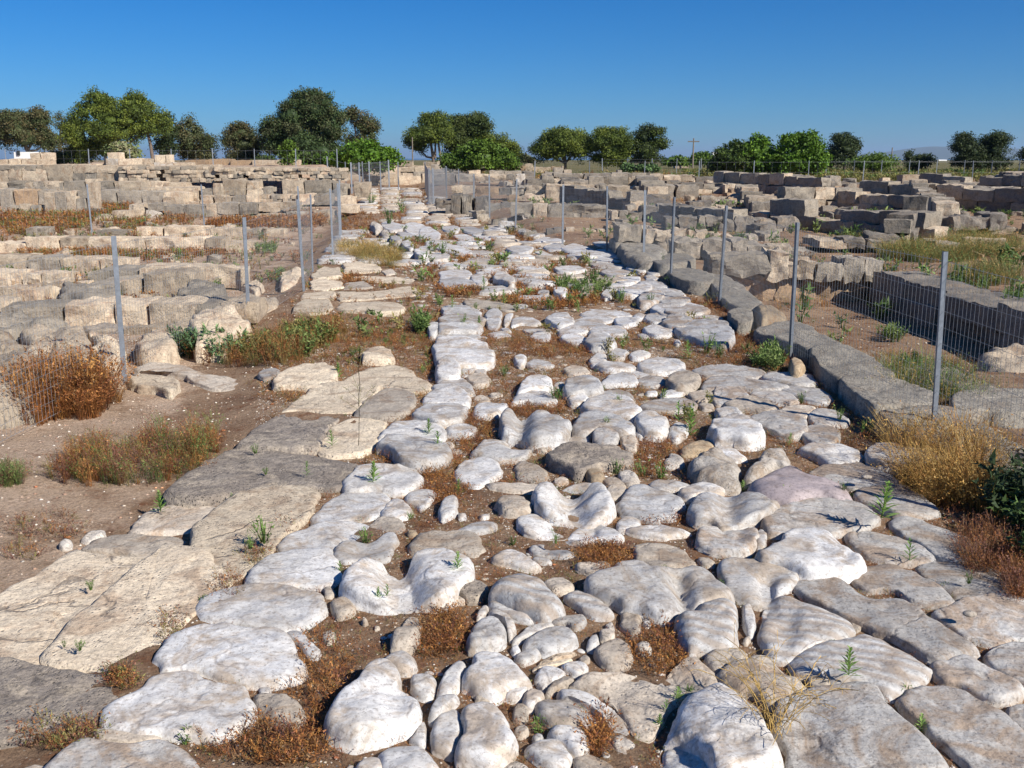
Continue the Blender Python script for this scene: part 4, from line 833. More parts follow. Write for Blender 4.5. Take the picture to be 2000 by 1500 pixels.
# --- right: rows of the ruin field
RW = [
 ('row of tan blocks right behind the back wall of the sunken room', 16.6, '4 21 40 48.5 r; 21 36 40 48 r; 36 46 39 47.5 r; 46 58 43 49 rd 1.1; 57 70 43 53 rl; 70 82 45 50 r', .6),
 ('small pale rubble wall behind the tan block row near the third fence post', 19.0, '0 6 35 41 rl; 6 12 34 41 rl; 12 18 35 41 rl; 18 24 34.5 41 rl; 24 30 36 41 rl; 30 38 37 42 rl', .4),
 ('row of cube-like blocks with dark gaps in the right ruins between fence posts', 21.5, '0 6 27 34 rd; 8 18 27 33 rd .9; 18 22.5 27 33 r; 22.5 32 27 32 r; 29 34 30 36 rd 1.2; 34 38 27.5 34 r; 38 49 27 36 rd .9; 44 49 32 37 rl; 50 62 28.5 34 rd .8; 62 75 27 33.5 rd .7; 55 66 33 37 r; 48 56 34 37 r; 66 72 33 38 rl', .6),
 ('stepped row with a pale slab left of the dark trench', 25.5, '13 25 18.5 23 rd; 16 23 22.5 26.5 rl; 23 30 22 27 rl; 30 37 21 27 rl; 37 43 22 26.5 r; 43 50 22 26.5 r; 55 64 22 27 rd; 64 69 23.5 27.5 rl; 69 78 24 28 rd; 77 86 22.5 27 r; 50 56 25 28 r', .6),
 ('row of big squared blocks, one long and lit, in the middle of the right ruins', 30.5, '37 53 14.5 21 rl; 54 64 14.5 21 rl; 64 70 12.5 20.5 r; 20 28 15.5 19.5 rd; 25 33 16 21 r; 33 38 17 20.5 rd; 71 77 17 22.5 rl; 77 82 17 22 rl; 84 91 18.5 22 rd; 90 106 19 22.5 rd; 95 109 16.5 20 rd .8; 110 128 20 24 rd; 128 137 20 24 r; 137 150 21.5 27 r; 150 159 22 27 r', .8),
 ('row of tall upright slabs at the far right of the ruin field', 34.0, '127 134 11 20 r; 134 139 12 20 rd; 136 150 16.5 21 rd; 111 127 14.5 17.5 rd; 111 126 17 20.5 rd; 151 162 17.5 21.5 r; 162 176 17.5 21.5 rl; 176 186 17 21 rl; 186 200 16.5 20.5 rl; 80 84 12 18 rd; 84 92 13 19 rd; 92 105 11 16.5 r; 105 111 13 17 rd', .7),
 ('long pale lintel-like block row above the slabs on the far right', 39.0, '151 160 11 17 rl; 160 170 11.5 16 rl; 170 184 12 16 r; 184 193 14 17 r; 193 202 13.5 17 rd; 139 151 13 16.5 rd; 17 21 10 17 rl; 21 33 10 15 r; 40 53 8 13 r', .7),
 ('big upright blocks with black left faces above the first row of fence posts', 35.5, '0 6.5 9 18.5 rd 1.0; 7 17.5 8.5 18.5 r .9; 33 43 9 17 rl; 53 60 8.5 14 rd 2.0; 60 79 8.2 15 rd .8; 70 80 12 19 r', .8),
 ('farthest low line of grey blocks along the back of the ruin field', 44.0, '0 7 3.5 6.5 rl; 8 16.5 3.5 6.5 rl; 17 31 4.5 7.5 rd; 31 35.5 4.5 8.5 rl; 36 55 5 8 rd; 56 80 6 9 rd; 80 90 6.5 10.5 r; 92 104 8.5 11 r; 104 118 8 10 rd; 114 126 8 10.5 r; 126 150 9 11 rd; 150 165 8.5 11 r; 165 185 8.5 11 rd; 185 201 8.5 11 r', .8),
 ('rounded pale block and slabs on the earth bank at the right frame edge', 21.0, '181 199 33 41 rl 1.0; 160 180 27 33 rd; 180 190 25 33 rd; 137 163 34 40 r 1.4; 110 130 36 40 r .6; 153 157 37 40 r .4', .8),
 ('low overgrown rows in the grassy part right of the dark trench', 17.5, '74 85 46 50 rd; 85 101 40 43 rl .9; 96 120 49.5 52 rd .8; 118 130 44 49 rd; 130 141 42 47 rl; 139 160 52 55 rd; 160 182 47 53 r; 182 197 48 54 r; 172 200 54 57 rd; 150 164 41 45 r; 100 112 39 43 rd; 112 128 40 43.5 rd', .6),
]
for lab, D, txt, dp in RW:
    first = [float(v) for v in txt.split(';')[0].split()[:4]]
    x = PD(1300 + first[0] * 3.5, 330 + first[3] * 3.5, D)
    t = wall_thing('ruin_wall', lab, (x[0], D, float(gz(x[0], D))))
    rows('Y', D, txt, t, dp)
RZ = [
 ('lit wall of large coursed blocks above the dirt patch right of the far road', 25.0, '80 92 28 43 rl; 92 103 28 43 r; 103 118 34 43 r; 118 137 34 43 rd; 63 80 27 36 r; 72 80 36 47 c; 80 82.5 39 47 r; 87 103 42 47 r; 104 119 42.5 47 rl; 119 130 43 47 rl; 103 120 28 34 rd; 120 138 28.5 34 r; 83 87 41 46 rd .2', .7),
 ('wall of four giant smooth slabs standing upright in the middle distance', 31.0, '90 109 12 27 rl; 109.5 129 12.5 27 rl; 129 138 12.5 19 r; 138 156 13.5 22 r; 126 138 22 29 rd .3; 138 147 22 29 r; 147 165 22 28 r', .7),
 ('row of small stacked stones left of the four giant slabs', 31.5, '17 35 13.5 18.5 rl; 36 54 14.5 19 ro; 54 63 15 19 rd; 63 74 14.5 19.5 r; 75 88 13.5 17.5 rl; 73 88 17.5 21.5 rl; 60 77 20.5 26 r; 77 89 21 27 rl; 88 92 12 22 rd', .6),
 ('dark leaning boulders and stubs along the far right edge of the road', 28.5, '17 24 20 37 rd 1.0; 25 33 21 39 k 1.2; 35 46 22 33 rd .8; 43 55 28 41 k .9; 55 64 27 33 rd .9; 4 16 24 30 rd .7; 12 17 28 34 rd .4', .7),
 ('round fieldstones stacked in courses right of the lit block wall', 24.0, '142 147 33 38.5 rl; 148 155 32.5 38 r; 144 156 38 45 rl; 156.5 165 34 39.5 r; 157 165 39.5 46 rl; 138 143 40 46 rl; 165 178 29 36 rd; 178 190 28 36 rd; 190 199 28 40 rd; 168 176 42 48 rd .9; 176 190 41 47 r; 190 200 44 49 r', .5),
 ('orange rubble course at the base of the lit block wall', 21.5, '106 113 46 51 rl; 113 119 47 52 ro; 119 125 47 51.5 rl; 125 130 48 52 rl; 130 137 47 52.5 rl; 137 145 45 51 ro; 91 97 47.5 50 rd; 97 104 46.5 49 rd', .4),
 ('two squared orange grey blocks just outside the fence beside the white road edge', 17.6, '147 165 45.5 56 r 1.1; 168 175 47 57 rl .5; 176 184 49 56 rl .4; 184 192 50 60 rl .4; 190 200 47 54 rl .4; 184 190 56 66 r .4; 191 200 56 66 rl .5; 176 184 57 64 r .4', .6),
 ('pair of black-sided upright blocks behind the dark gap', 33.0, '160 172 13.5 23 r .7; 173 192 12.5 25 rd 1.4; 193 210 13 25 rd 1.2; 155 161 16 23 r .5; 136 155 13 16 r .7', .9),
 ('thin far line of slabs beneath the pine trees', 43.0, '35 60 4.5 9 r; 58 66 5 13 rd; 67 74 4 13 c .5; 75 82 6 10 rd; 87 95 4 9 rd; 96 120 3.5 6 r; 120 142 3.5 7 rd; 142 155 3 6 r; 155 172 3.5 7.5 rd; 172 182 4 8.5 rl; 182 196 5 9 rl; 95 110 7 11 rl; 110 128 8 12 rd; 128 145 8.5 12 rd; 145 163 8.5 12.5 rd; 20 36 4 9 r; 2 20 4 11 rd', .8),
]
for lab, D, txt, dp in RZ:
    first = [float(v) for v in txt.split(';')[0].split()[:4]]
    x = PD(840 + first[0] * 2.5, 330 + first[3] * 2.5, D)
    t = wall_thing('ruin_wall', lab, (x[0], D, float(gz(x[0], D))))
    rows('Z', D, txt, t, dp)
kb = wall_thing('boulder', 'big grey boulder lying right of the fence where the white road edge bends', (2.3, 14.5, 0), 'boulder')
KIND['rd'] = (.25, 2.0)
for px, h_, k_ in [([(1205, 478), (1225, 470), (1262, 472), (1290, 482), (1300, 500), (1285, 512), (1250, 510), (1215, 500)], .2, 'k'), ([(1190, 470), (1210, 462), (1235, 466), (1220, 480), (1200, 482)], .2, 'k')]:
    w = [P(a, b, h_) for a, b in px]; me, loc = stone_mesh('stone', w, h_, M[k_], .3, 1.6, 980 + len(px), down=.2, steep=1.4); OCC.append(w); obj('stone', me, kb, loc)
# small kerb rocks at the far right of the road
kr = wall_thing('stone_row', 'short chain of small dark boulders edging the far right side of the road', (-.7, 21, .1), 'stones')
for a, b, s in [(932, 428, 16), (940, 432, 14), (975, 441, 15), (990, 447, 15), (1003, 452, 13), (1015, 456, 12), (1024, 460, 12), (1034, 464, 14), (1044, 467, 10), (962, 437, 8), (920, 424, 9), (905, 415, 8)]:
    x, y, z = hit(a, b); r_ = s / F * y
    block(kr, x, y, z - .05, r_ * 1.9, r_ * 1.6, r_ * 1.2, random.choice(['k', 'rd', 'rd', 'w']), random.uniform(-.5, .5), r=.5, rough=1.4, name='stone')
# depth-wise walls and scattered blocks that fill the ruin field
fillw = [((6.0, 24), (7.6, 33)), ((9.5, 22), (12.2, 31)), ((13.0, 27), (16.0, 38)), ((4.2, 29), (5.0, 40)), ((17.5, 30), (20.5, 42)), ((10.5, 34), (12, 44)), ((2.0, 32), (2.2, 40)), ((7.0, 18.3), (8.6, 21.5)), ((12.5, 19.5), (15, 24)), ((20, 38), (23, 46)), ((9.6, 17.0), (12.6, 16.4)), ((5.0, 36), (9.5, 36.5)), ((12.5, 33), (17.5, 33.5)), ((15.5, 26), (19, 26.4)), ((10.4, 28.5), (14.6, 28.6)), ((6.3, 27.2), (9.4, 27.6)), ((16, 42), (22, 42)), ((8, 41), (14, 41.5)), ((.5, 37), (4.5, 37.3)), ((-1.5, 46), (5, 46.5))]
FL = ['dark-sided wall running away left of the big lit slab', 'wall running away on the near side of the black trench', 'long receding wall through the middle of the far right ruins', 'receding wall behind the giant upright slabs', 'outermost receding wall near the right frame edge', 'short receding wall close to the far block line', 'receding stub behind the small stacked stones', 'short dark wall closing the left of the black trench', 'crumbled wall on the bank right of the black trench', 'farthest receding wall stub on the right horizon', 'broken cross wall at the grassy bank', 'cross wall of mixed blocks behind the black-sided blocks', 'cross wall with gaps behind the upright slabs', 'cross wall right of the black trench', 'cross wall directly above the black trench', 'ragged cross wall above the cube-like blocks', 'last cross wall before the green field on the right', 'last cross wall before the field in the centre right', 'thin cross wall behind the giant upright slabs', 'pale cross wall under the bright green bush']
for ((ax, ay), (bx, by)), lab in zip(fillw, FL):
    t = wall_thing('ruin_wall', lab, (ax, ay, float(gz(ax, ay))))
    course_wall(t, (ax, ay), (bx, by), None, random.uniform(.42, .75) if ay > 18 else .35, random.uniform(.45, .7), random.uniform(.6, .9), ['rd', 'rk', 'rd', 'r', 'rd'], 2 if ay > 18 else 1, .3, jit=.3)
DG = [((5.7, 23.6), (8.3, 19.4), .62, 'diagonal wall added so its broad shaded near face forms the black trench in the right ruins'), ((10.6, 30.5), (13.6, 25.8), .7, 'diagonal wall added for its shaded face in the centre of the right ruins'), ((1.6, 30.2), (3.4, 27.2), .6, 'diagonal stub added for its shaded face left of the four giant slabs'),
      ((15.2, 37.5), (18.4, 32.8), .75, 'diagonal wall added for its shaded face below the twin dark pines'), ((7.6, 37.5), (10.4, 33.6), .8, 'diagonal wall added for its shaded face beneath the bright green thicket'), ((14.2, 24.5), (16.2, 21.2), .5, 'diagonal wall added for its shaded face at the right frame edge above the grassy bank'),
      ((3.3, 24.6), (4.9, 21.6), .5, 'diagonal wall added for its shaded face behind the third fence post from the right'), ((8.8, 27.6), (10.4, 24.6), .55, 'short diagonal wall added for its shaded face just above the black trench'), ((18.2, 31), (20.2, 28), .6, 'diagonal wall added for its shaded face on the outer right side of the ruins')]
for a_, b_, h_, lab in DG:  # walls added and turned from the sun to show broad shaded faces
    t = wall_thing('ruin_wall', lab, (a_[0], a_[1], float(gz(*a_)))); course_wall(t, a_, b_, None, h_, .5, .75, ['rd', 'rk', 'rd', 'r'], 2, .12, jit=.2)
# tumbled blocks, counted ones on the right field
TB = [0]
for k in range(480):
    y = random.uniform(17.0, 45); x = random.uniform(-.3 * (y - 30) / 10 if y > 30 else 2.5 + (20 - y) * .1, y * .53)
    if x < float(interp(y, *ROADR)) + 1.0 + (1.2 if y < 24 else 0): continue
    if y < 19 and x < 6.3: continue
    if 19 < y < 23 and 5.5 < x < 9.5: continue
    s = random.uniform(.12, .36)
    if TB[0] == 0: tb_ = wall_thing('tumbled_stones', 'loose tumbled blocks and fieldstones strewn between the ruined walls on the right', (8, 28, .3), 'stones')
    TB[0] += 1
    if TB[0] > 295: break
    block(tb_, x, y, float(gz(x, y)) - .06, s * random.uniform(1, 1.9), s, s * random.uniform(.6, 1.1), random.choice(['r', 'rd', 'rk', 'rl', 'ro', 'rd', 'rk']), random.uniform(-1.5, 1.5), r=.4, rough=1.4, name='stone')
tl_ = wall_thing('tumbled_stones', 'loose stones lying about between the block rows of the left ruins', (-7, 18, -.1), 'stones')
for k in range(150):
    y = random.uniform(9.5, 31); x = random.uniform(-y * .56, float(interp(y, *ROADL)) - .9 - (0.25 if y < 14 else 0))
    s = random.uniform(.07, .24)
    block(tl_, x, y, float(gz(x, y)) - .04, s * random.uniform(1, 1.8), s, s * random.uniform(.5, 1.), random.choice(['r', 'rl', 'rl', 'rd']), random.uniform(-1.5, 1.5), r=.45, rough=1.5, name='stone')
# ------------------------------------------------------------------ loose cobbles, gravel and weeds
OB = [(np.array(p), np.array(p).min(0), np.array(p).max(0)) for p in OCC]
def occupied(x, y, grow=0.0):
    o = np.zeros(len(x), bool)
    for p, a, b in OB:
        m = (x > a[0]) & (x < b[0]) & (y > a[1]) & (y < b[1]) & ~o
        if not m.any(): continue
        xs, ys_ = x[m], y[m]
        ins = seg_dist(xs, ys_, [tuple(q) for q in p]) < grow
        t = np.where(m)[0]; o[t[ins]] = True
    return o
def ico():
    t = (1 + 5 ** .5) / 2
    V = np.array([(-1, t, 0), (1, t, 0), (-1, -t, 0), (1, -t, 0), (0, -1, t), (0, 1, t), (0, -1, -t), (0, 1, -t), (t, 0, -1), (t, 0, 1), (-t, 0, -1), (-t, 0, 1)], float)
    V /= np.linalg.norm(V[0])
    Fc = np.array([(0, 11, 5), (0, 5, 1), (0, 1, 7), (0, 7, 10), (0, 10, 11), (1, 5, 9), (5, 11, 4), (11, 10, 2), (10, 7, 6), (7, 1, 8), (3, 9, 4), (3, 4, 2), (3, 2, 6), (3, 6, 8), (3, 8, 9), (4, 9, 5), (2, 4, 11), (6, 2, 10), (8, 6, 7), (9, 8, 1)])
    return V, Fc
def ico2():
    V, Fc = ico(); V = list(map(tuple, V)); mid = {}; F2 = []
    def m(a, b):
        k = (min(a, b), max(a, b))
        if k not in mid: q = (np.array(V[a]) + V[b]); q /= np.linalg.norm(q); mid[k] = len(V); V.append(tuple(q))
        return mid[k]
    for a, b, c in Fc: d, e, f = m(a, b), m(b, c), m(c, a); F2 += [(a, d, f), (d, b, e), (f, e, c), (d, e, f)]
    return np.array(V), np.array(F2)
def stamp(temps, which, pos, scale, rot, tint, vt=None, lean=None):
    """copies of template meshes at many places, one array each"""
    Vs, Fs, Ts = [], [], []; off = 0
    for k, (TV, TF, TT) in enumerate(temps):
        s = np.where(which == k)[0]
        if not len(s): continue
        c, sn = np.cos(rot[s]), np.sin(rot[s]); sc3 = scale[s]
        X = TV[None, :, 0] * sc3[:, 0:1]; Y = TV[None, :, 1] * sc3[:, 1:2]; Z = TV[None, :, 2] * sc3[:, 2:3]
        V = np.stack([X * c[:, None] - Y * sn[:, None], X * sn[:, None] + Y * c[:, None], Z], -1) + pos[s][:, None, :]
        F_ = TF[None] + (np.arange(len(s)) * len(TV) + off)[:, None, None]
        T = TT[None, :, None] * tint[s][:, None, :]
        off += len(s) * len(TV); Vs.append(V.reshape(-1, 3)); Fs.append(F_.reshape(-1, TF.shape[1])); Ts.append(T.reshape(-1, 3))
    return np.vstack(Vs), np.vstack(Fs), np.vstack(Ts)
def stem_template(rs, n_st, hgt, spread, leaf, nleaf, w=.0016, droop=.2):
    V, Fc, T = [], [], []
    def tri(a, b, c, t):
        i = len(V); V.extend([a, b, c]); Fc.append((i, i + 1, i + 2)); T.extend([t] * 3)
    for s in range(n_st):
        an = rs.uniform(0, 6.283); r0 = rs.uniform(0, .25) * spread; r1 = spread * rs.uniform(.3, 1); h = hgt * rs.uniform(.55, 1)
        b = np.array([r0 * math.cos(an), r0 * math.sin(an), 0]); e = np.array([r1 * math.cos(an + rs.uniform(-.5, .5)), r1 * math.sin(an), h]); m_ = (b + e) / 2 + np.array([0, 0, h * droop])
        sd = np.array([-math.sin(an), math.cos(an), 0]) * w; tt = rs.uniform(.6, 1.1)
        tri(b - sd, b + sd, m_, tt * .8); tri(m_ - sd * .8, m_ + sd * .8, e, tt)
        for l in range(nleaf):
            f = rs.uniform(.25, 1.02); c = (b * (1 - f) ** 2 + 2 * f * (1 - f) * m_ + f * f * e)
            d = np.array([rs.uniform(-1, 1), rs.uniform(-1, 1), rs.uniform(-.3, .9)]); d /= np.linalg.norm(d) + 1e-9; u = np.cross(d, [rs.uniform(-1, 1), rs.uniform(-1, 1), 1]); u /= np.linalg.norm(u) + 1e-9
            L = leaf * rs.uniform(.6, 1.4); tri(c - u * L * .22, c + u * L * .22, c + d * L, rs.uniform(.7, 1.25))
    return np.array(V), np.array(Fc), np.array(T)
rs = random.Random(3)
T_MAT = [stem_template(rs, 9, .045, .065, .0075, 3, .0010) for _ in range(5)]
T_MATF = [stem_template(rs, 7, .07, .08, .024, 2, .004) for _ in range(4)]
T_BUSH = [stem_template(rs, 16, .16, .10, .0085, 6, .0011) for _ in range(5)]
T_GRASS = [stem_template(rs, 28, .20, .25, .012, 2, .0016, .15) for _ in range(4)]
T_GRN = [stem_template(rs, 10, .10, .045, .017, 11, .0018) for _ in range(4)]
T_BUSHF = [stem_template(rs, 9, .15, .11, .04, 2, .005) for _ in range(4)]
T_GRNF = [stem_template(rs, 8, .15, .10, .055, 4, .006) for _ in range(4)]
RED = [(.32, .125, .042), (.42, .19, .06), (.26, .10, .045), (.27, .16, .075)]; ORA = [(.36, .15, .04), (.42, .21, .06), (.28, .12, .035)]
GRN = [(.12, .19, .045), (.17, .25, .07), (.09, .15, .04), (.20, .26, .08)]; OLV = [(.21, .20, .06), (.28, .24, .08)]; PUR = [(.20, .085, .06), (.26, .13, .09)]; STRAW = [(.50, .32, .10), (.44, .26, .07), (.55, .38, .14)]
def pick(pal, n):
    c = np.array(pal)[rng.integers(0, len(pal), n)]; return c * rng.uniform(.75, 1.25, (n, 1))
def scatter(name, label, x, y, temps, pal, s0, s1, cat='weeds', mat='weed', zoff=-.004, flat=1.0, kind='stuff'):
    n = len(x)
    if n == 0: return None
    z = gz(x, y) + zoff; s = rng.uniform(s0, s1, n)
    V, Fc, T = stamp(temps, rng.integers(0, len(temps), n), np.stack([x, y, z], -1), np.stack([s, s, s * flat * rng.uniform(.8, 1.2, n)], -1), rng.uniform(0, 6.28, n), pal if isinstance(pal, np.ndarray) else pick(pal, n))
    c = np.array([x.mean(), y.mean(), 0.0]); me = mesh_np(name, V - c, Fc, M[mat], mat not in ('weed', 'leaf'), T)
    return tag(obj(name, me, None, tuple(c)), label, cat, kind=kind)
def rand_area(n, y0, y1, xl, xr):
    y = np.sqrt(rng.uniform(y0 ** 2, y1 ** 2, n)) if y1 > 8 else rng.uniform(y0, y1, n)
    a, b = xl(y), xr(y); return a + (b - a) * rng.uniform(0, 1, n), y
RL = lambda y: interp(y, *ROADL); RR = lambda y: interp(y, *ROADR) + .1
def n2(x, y, f, s): return fbm(np.stack([x * f, y * f, 0 * x], -1), 3, s)
# small cobbles wedged between the big stones
PV = [ico2()]; pts_ = []
PT = []
for k in range(6):
    V, Fc = ico2(); V = V * (1 + .16 * fbm(V * 1.3 + k * 9, 2, 5)[:, None]); PT.append((V * np.array([1, .75, .42]), Fc, np.ones(len(V))))
PS = []
OCT = (np.array([(1, 0, 0), (0, 1, 0), (-1, 0, 0), (0, -1, 0), (0, 0, 1), (.1, .1, -1)], float), np.array([(0, 1, 4), (1, 2, 4), (2, 3, 4), (3, 0, 4), (1, 0, 5), (2, 1, 5), (3, 2, 5), (0, 3, 5)]))
for k in range(6):
    V, Fc = OCT; V = V * (1 + .3 * vnoise(V * 1.7 + k * 9, 5)[:, None]); PS.append((V * np.array([1, .75, .6]), Fc, np.ones(len(V))))
x, y = rand_area(1500, 2.3, 7, lambda y: np.maximum(RL(y) + .8, -.75), lambda y: np.minimum(RR(y), 1.1))
dens = (n2(x, y, 2.0, 61) > -.1); x, y = x[dens], y[dens]; k = ~occupied(x, y, .012); x, y = x[k], y[k]
PEB = [(.55, .52, .48), (.48, .43, .37), (.42, .36, .29), (.60, .56, .50), (.50, .42, .33)]
scatter('cobbles', 'small rounded cobbles wedged into the gaps between the white road stones', x, y, PT, PEB, .006, .02, 'cobbles', 'pebble', -.002, .8)
for mt_, n_, lab in (('w', 900, 'small white rubble stones filling the joints of the middle and far road'), ('t', 1100, 'small tan rubble stones lying in the soil of the middle and far road')):
    x, y = rand_area(n_, 5.5, 20, lambda y: RL(y) + interp(y, [0, 9, 14], [.9, 1.2, 1.3]), RR); k = n2(x, y, 1.2, 62) > -.25; x, y = x[k], y[k]; k = ~occupied(x, y, .012); x, y = x[k], y[k]
    scatter('rubble', lab, x, y, PT, PEB, .018, .06, 'rubble', mt_, -.004, .6)
for nm, lab, n, a, b, xl, xr, s0, s1, pal in [
    ('gravel', 'loose pale gravel lying in the soil between the paving stones', 34000, 2.2, 9, lambda y: RL(y) - .1, RR, .002, .008, PEB),
    ('gravel', 'coarser gravel scattered along the middle and far stretch of the road', 7000, 8, 24, RL, RR, .006, .018, PEB),
    ('gravel', 'pebbles and broken stone on the bare dirt left of the kerb slabs', 4200, 4, 16, lambda y: -y * .56, lambda y: RL(y) + .1, .004, .017, [(.5, .42, .33), (.42, .3, .22), (.6, .54, .46), (.35, .22, .15)]),
    ('gravel', 'gravel and brick chips on the soil of the right hand ruins', 3500, 6, 30, lambda y: RR(y), lambda y: y * .56, .006, .03, [(.4, .33, .25), (.36, .24, .16), (.5, .43, .34)])]:
    x, y = rand_area(n, a, b, xl, xr); k = ~occupied(x, y, -.002); x, y = x[k], y[k]
    scatter(nm, lab, x, y, PS, pal, s0, s1, 'gravel', 'pebble', 0, .8)
x, y = rand_area(90, 3.4, 12, lambda y: -y * .55, lambda y: RL(y) + .2); k = ~occupied(x, y, .0); x, y = x[k], y[k]
scatter('brick_fragments', 'orange brick and tile fragments scattered on the dirt at the left', x, y, PS, [(.50, .20, .09), (.42, .17, .09), (.5, .27, .15)], .012, .032, 'fragments', 'pebble', .004, .5)
x, y = rand_area(60, 2.4, 5, lambda y: np.maximum(RL(y), -1), RR); k = ~occupied(x, y, .01); x, y = x[k], y[k]
scatter('brick_fragments', 'orange brick chips lodged between the white road stones', x, y, PS, [(.55, .22, .10), (.42, .17, .09)], .006, .014, 'fragments', 'pebble', .004, .6)
# weeds in the joints
def weeds(nm, lab, n, a, b, xl, xr, temps, pal, s0, s1, f, sd, th, grow=-.006, flat=1.0):
    x, y = rand_area(n, a, b, xl, xr); k = n2(x, y, f, sd) > th; x, y = x[k], y[k]; k = ~occupied(x, y, grow); x, y = x[k], y[k]
    return scatter(nm, lab, x, y, temps, pal, s0, s1, flat=flat)
weeds('dry_weeds', 'low rusty dry weeds filling the joints of the nearest road stones', 11000, 2.2, 5.2, lambda y: np.maximum(RL(y) + .15, -1.6), RR, T_MAT, RED + PUR + OLV[:1] + ORA[:1], .25, .75, 2.2, 71, -.35)
weeds('dry_weeds', 'brown purple dry weeds in the joints of the middle stretch of road', 10500, 5, 10, RL, RR, T_MAT, RED + ORA + RED + OLV, .4, 1.25, 1.6, 72, -.3)
weeds('dry_weeds', 'rusty orange weeds over the soil of the far stretch of road', 4000, 9.5, 21, RL, lambda y: RR(y) + .2, T_MATF, RED + ORA + OLV, .5, 1.1, 1.1, 73, .0)
weeds('dry_weeds', 'orange and straw weeds on the last stretch of road before the horizon', 1300, 20, 46, RL, RR, T_BUSHF, RED + ORA + OLV, .4, .8, .45, 74, .05)
weeds('green_weeds', 'fine green weeds sprouting in the joints of the near road stones', 1200, 2.2, 9, RL, RR, T_MAT, GRN, .35, .9, 1.8, 75, .1)
weeds('green_weeds', 'green weeds dotted over the far stretch of road', 520, 9, 24, RL, RR, T_GRNF, GRN + OLV, .45, 1.2, .9, 76, .05)
weeds('dry_weeds', 'brown dry weeds spread over the dirt at the left', 3400, 3.6, 14, lambda y: -y * .56, lambda y: RL(y) + .1, T_MAT, RED + OLV + PUR, .5, 1.3, .9, 77, .12)
weeds('dry_weeds', 'olive and orange weeds growing among the rows of the left ruins', 2200, 11, 32, lambda y: -y * .56, lambda y: RL(y) - .2, T_BUSHF, RED + ORA + OLV + GRN, .5, 1.25, .5, 78, .02)
weeds('dry_weeds', 'dry and green weeds scattered in the soil of the right ruins', 2200, 8, 34, lambda y: RR(y) + .2, lambda y: y * .56, T_BUSHF, RED + OLV + GRN + STRAW[:1], .35, 1.0, .5, 79, .1)
weeds('green_weeds', 'green clumps among the ruined walls on the right', 420, 11, 30, lambda y: RR(y) + .5, lambda y: y * .56, T_GRNF, GRN, .8, 1.9, .6, 80, .0)
weeds('dry_weeds', 'rusty weed strip between the road edge and the grey kerb blocks', 1900, 3.2, 12, lambda y: RR(y) - .35, lambda y: RR(y) + .55, T_MAT, RED + ORA[:1], .7, 1.5, 1.2, 81, -.35)
# patches seen in the photograph: pixel centre, radii, density
def patch(nm, lab, items, temps, pal, s0, s1, per=1.0, grow=-.01, flat=1.0, cat='weeds'):
    X, Y = [], []
    for px, py, rx, ry, n in items:
        a = rng.uniform(0, 6.283, int(n * per)); r = np.sqrt(rng.uniform(0, 1, len(a)))
        q = hit(px + rx * r * np.cos(a), py + ry * r * np.sin(a)); X.append(q[0]); Y.append(q[1])
    x, y = np.concatenate(X), np.concatenate(Y)
    if grow is not None: k = ~occupied(x, y, grow); x, y = x[k], y[k]
    return scatter(nm, lab, x, y, temps, pal, s0, s1, cat=cat, flat=flat)
patch('green_weeds', 'green and olive weeds dotted over the stony ground between kerb slabs and ribbed slabs', [(760, 640, 80, 50, 60), (800, 560, 50, 30, 30), (700, 700, 60, 16, 20), (830, 700, 14, 40, 14), (640, 560, 60, 40, 16)], T_GRN, GRN + OLV + RED[:2], .35, .8)
patch('dry_weeds', 'low rust and straw weeds over the stony ground left of the ribbed slabs', [(740, 650, 110, 50, 420), (800, 580, 50, 40, 160), (690, 540, 80, 20, 70), (560, 770, 70, 20, 70), (840, 660, 18, 80, 140)], T_MAT, RED + OLV + ORA, .6, 1.5)
patch('green_weeds', 'green sprouts among the rusty weeds of the far road', [(1040, 600, 120, 20, 30), (900, 590, 50, 30, 20), (870, 500, 30, 16, 10), (1150, 570, 60, 14, 26), (960, 530, 80, 20, 18), (1240, 690, 60, 30, 10), (1330, 800, 60, 30, 10), (1100, 480, 60, 10, 8), (760, 470, 40, 20, 14)], T_GRN, GRN + OLV, .6, 1.5)
patch('dry_weeds', 'dry stalks and rust weeds along the joint between kerb slabs and white stones', [(440, 1150, 30, 30, 60), (500, 1090, 24, 20, 60), (330, 1230, 24, 30, 60), (560, 1030, 20, 16, 40), (240, 1330, 30, 20, 60), (120, 1440, 90, 26, 130), (760, 880, 40, 20, 70), (90, 1030, 80, 30, 90), (40, 1080, 40, 16, 30)], T_MAT, RED + OLV + PUR, .5, 1.2, grow=None)
patch('dry_weeds', 'bright rust coloured weed patches between the rounded stones in mid road', [(1070, 678, 85, 20, 420), (1045, 800, 62, 16, 260), (1085, 1012, 42, 14, 160), (870, 940, 50, 50, 300), (930, 850, 30, 50, 220), (1290, 1010, 60, 20, 60), (1180, 1090, 48, 40, 260), (1260, 895, 60, 40, 260), (620, 1310, 60, 80, 150), (860, 1240, 50, 50, 170), (560, 1450, 160, 45, 260), (1290, 1270, 60, 50, 170), (1165, 1440, 25, 40, 90)], T_MAT, RED + ORA + PUR[:1], .5, 1.35)
patch('dry_weeds', 'orange weed beds on the far road between the bright slabs', [(700, 440, 40, 34, 320), (880, 432, 60, 14, 300), (800, 430, 40, 12, 120), (740, 405, 60, 14, 160), (980, 470, 60, 10, 160), (860, 475, 40, 10, 110), (1000, 525, 90, 22, 420), (940, 505, 50, 10, 120), (900, 570, 50, 12, 160), (1080, 590, 100, 16, 300), (1060, 560, 60, 20, 160), (700, 550, 40, 14, 70), (860, 540, 30, 20, 80), (1010, 450, 50, 8, 60), (690, 480, 30, 10, 60)], T_BUSHF, RED + ORA + ORA, .35, .75)
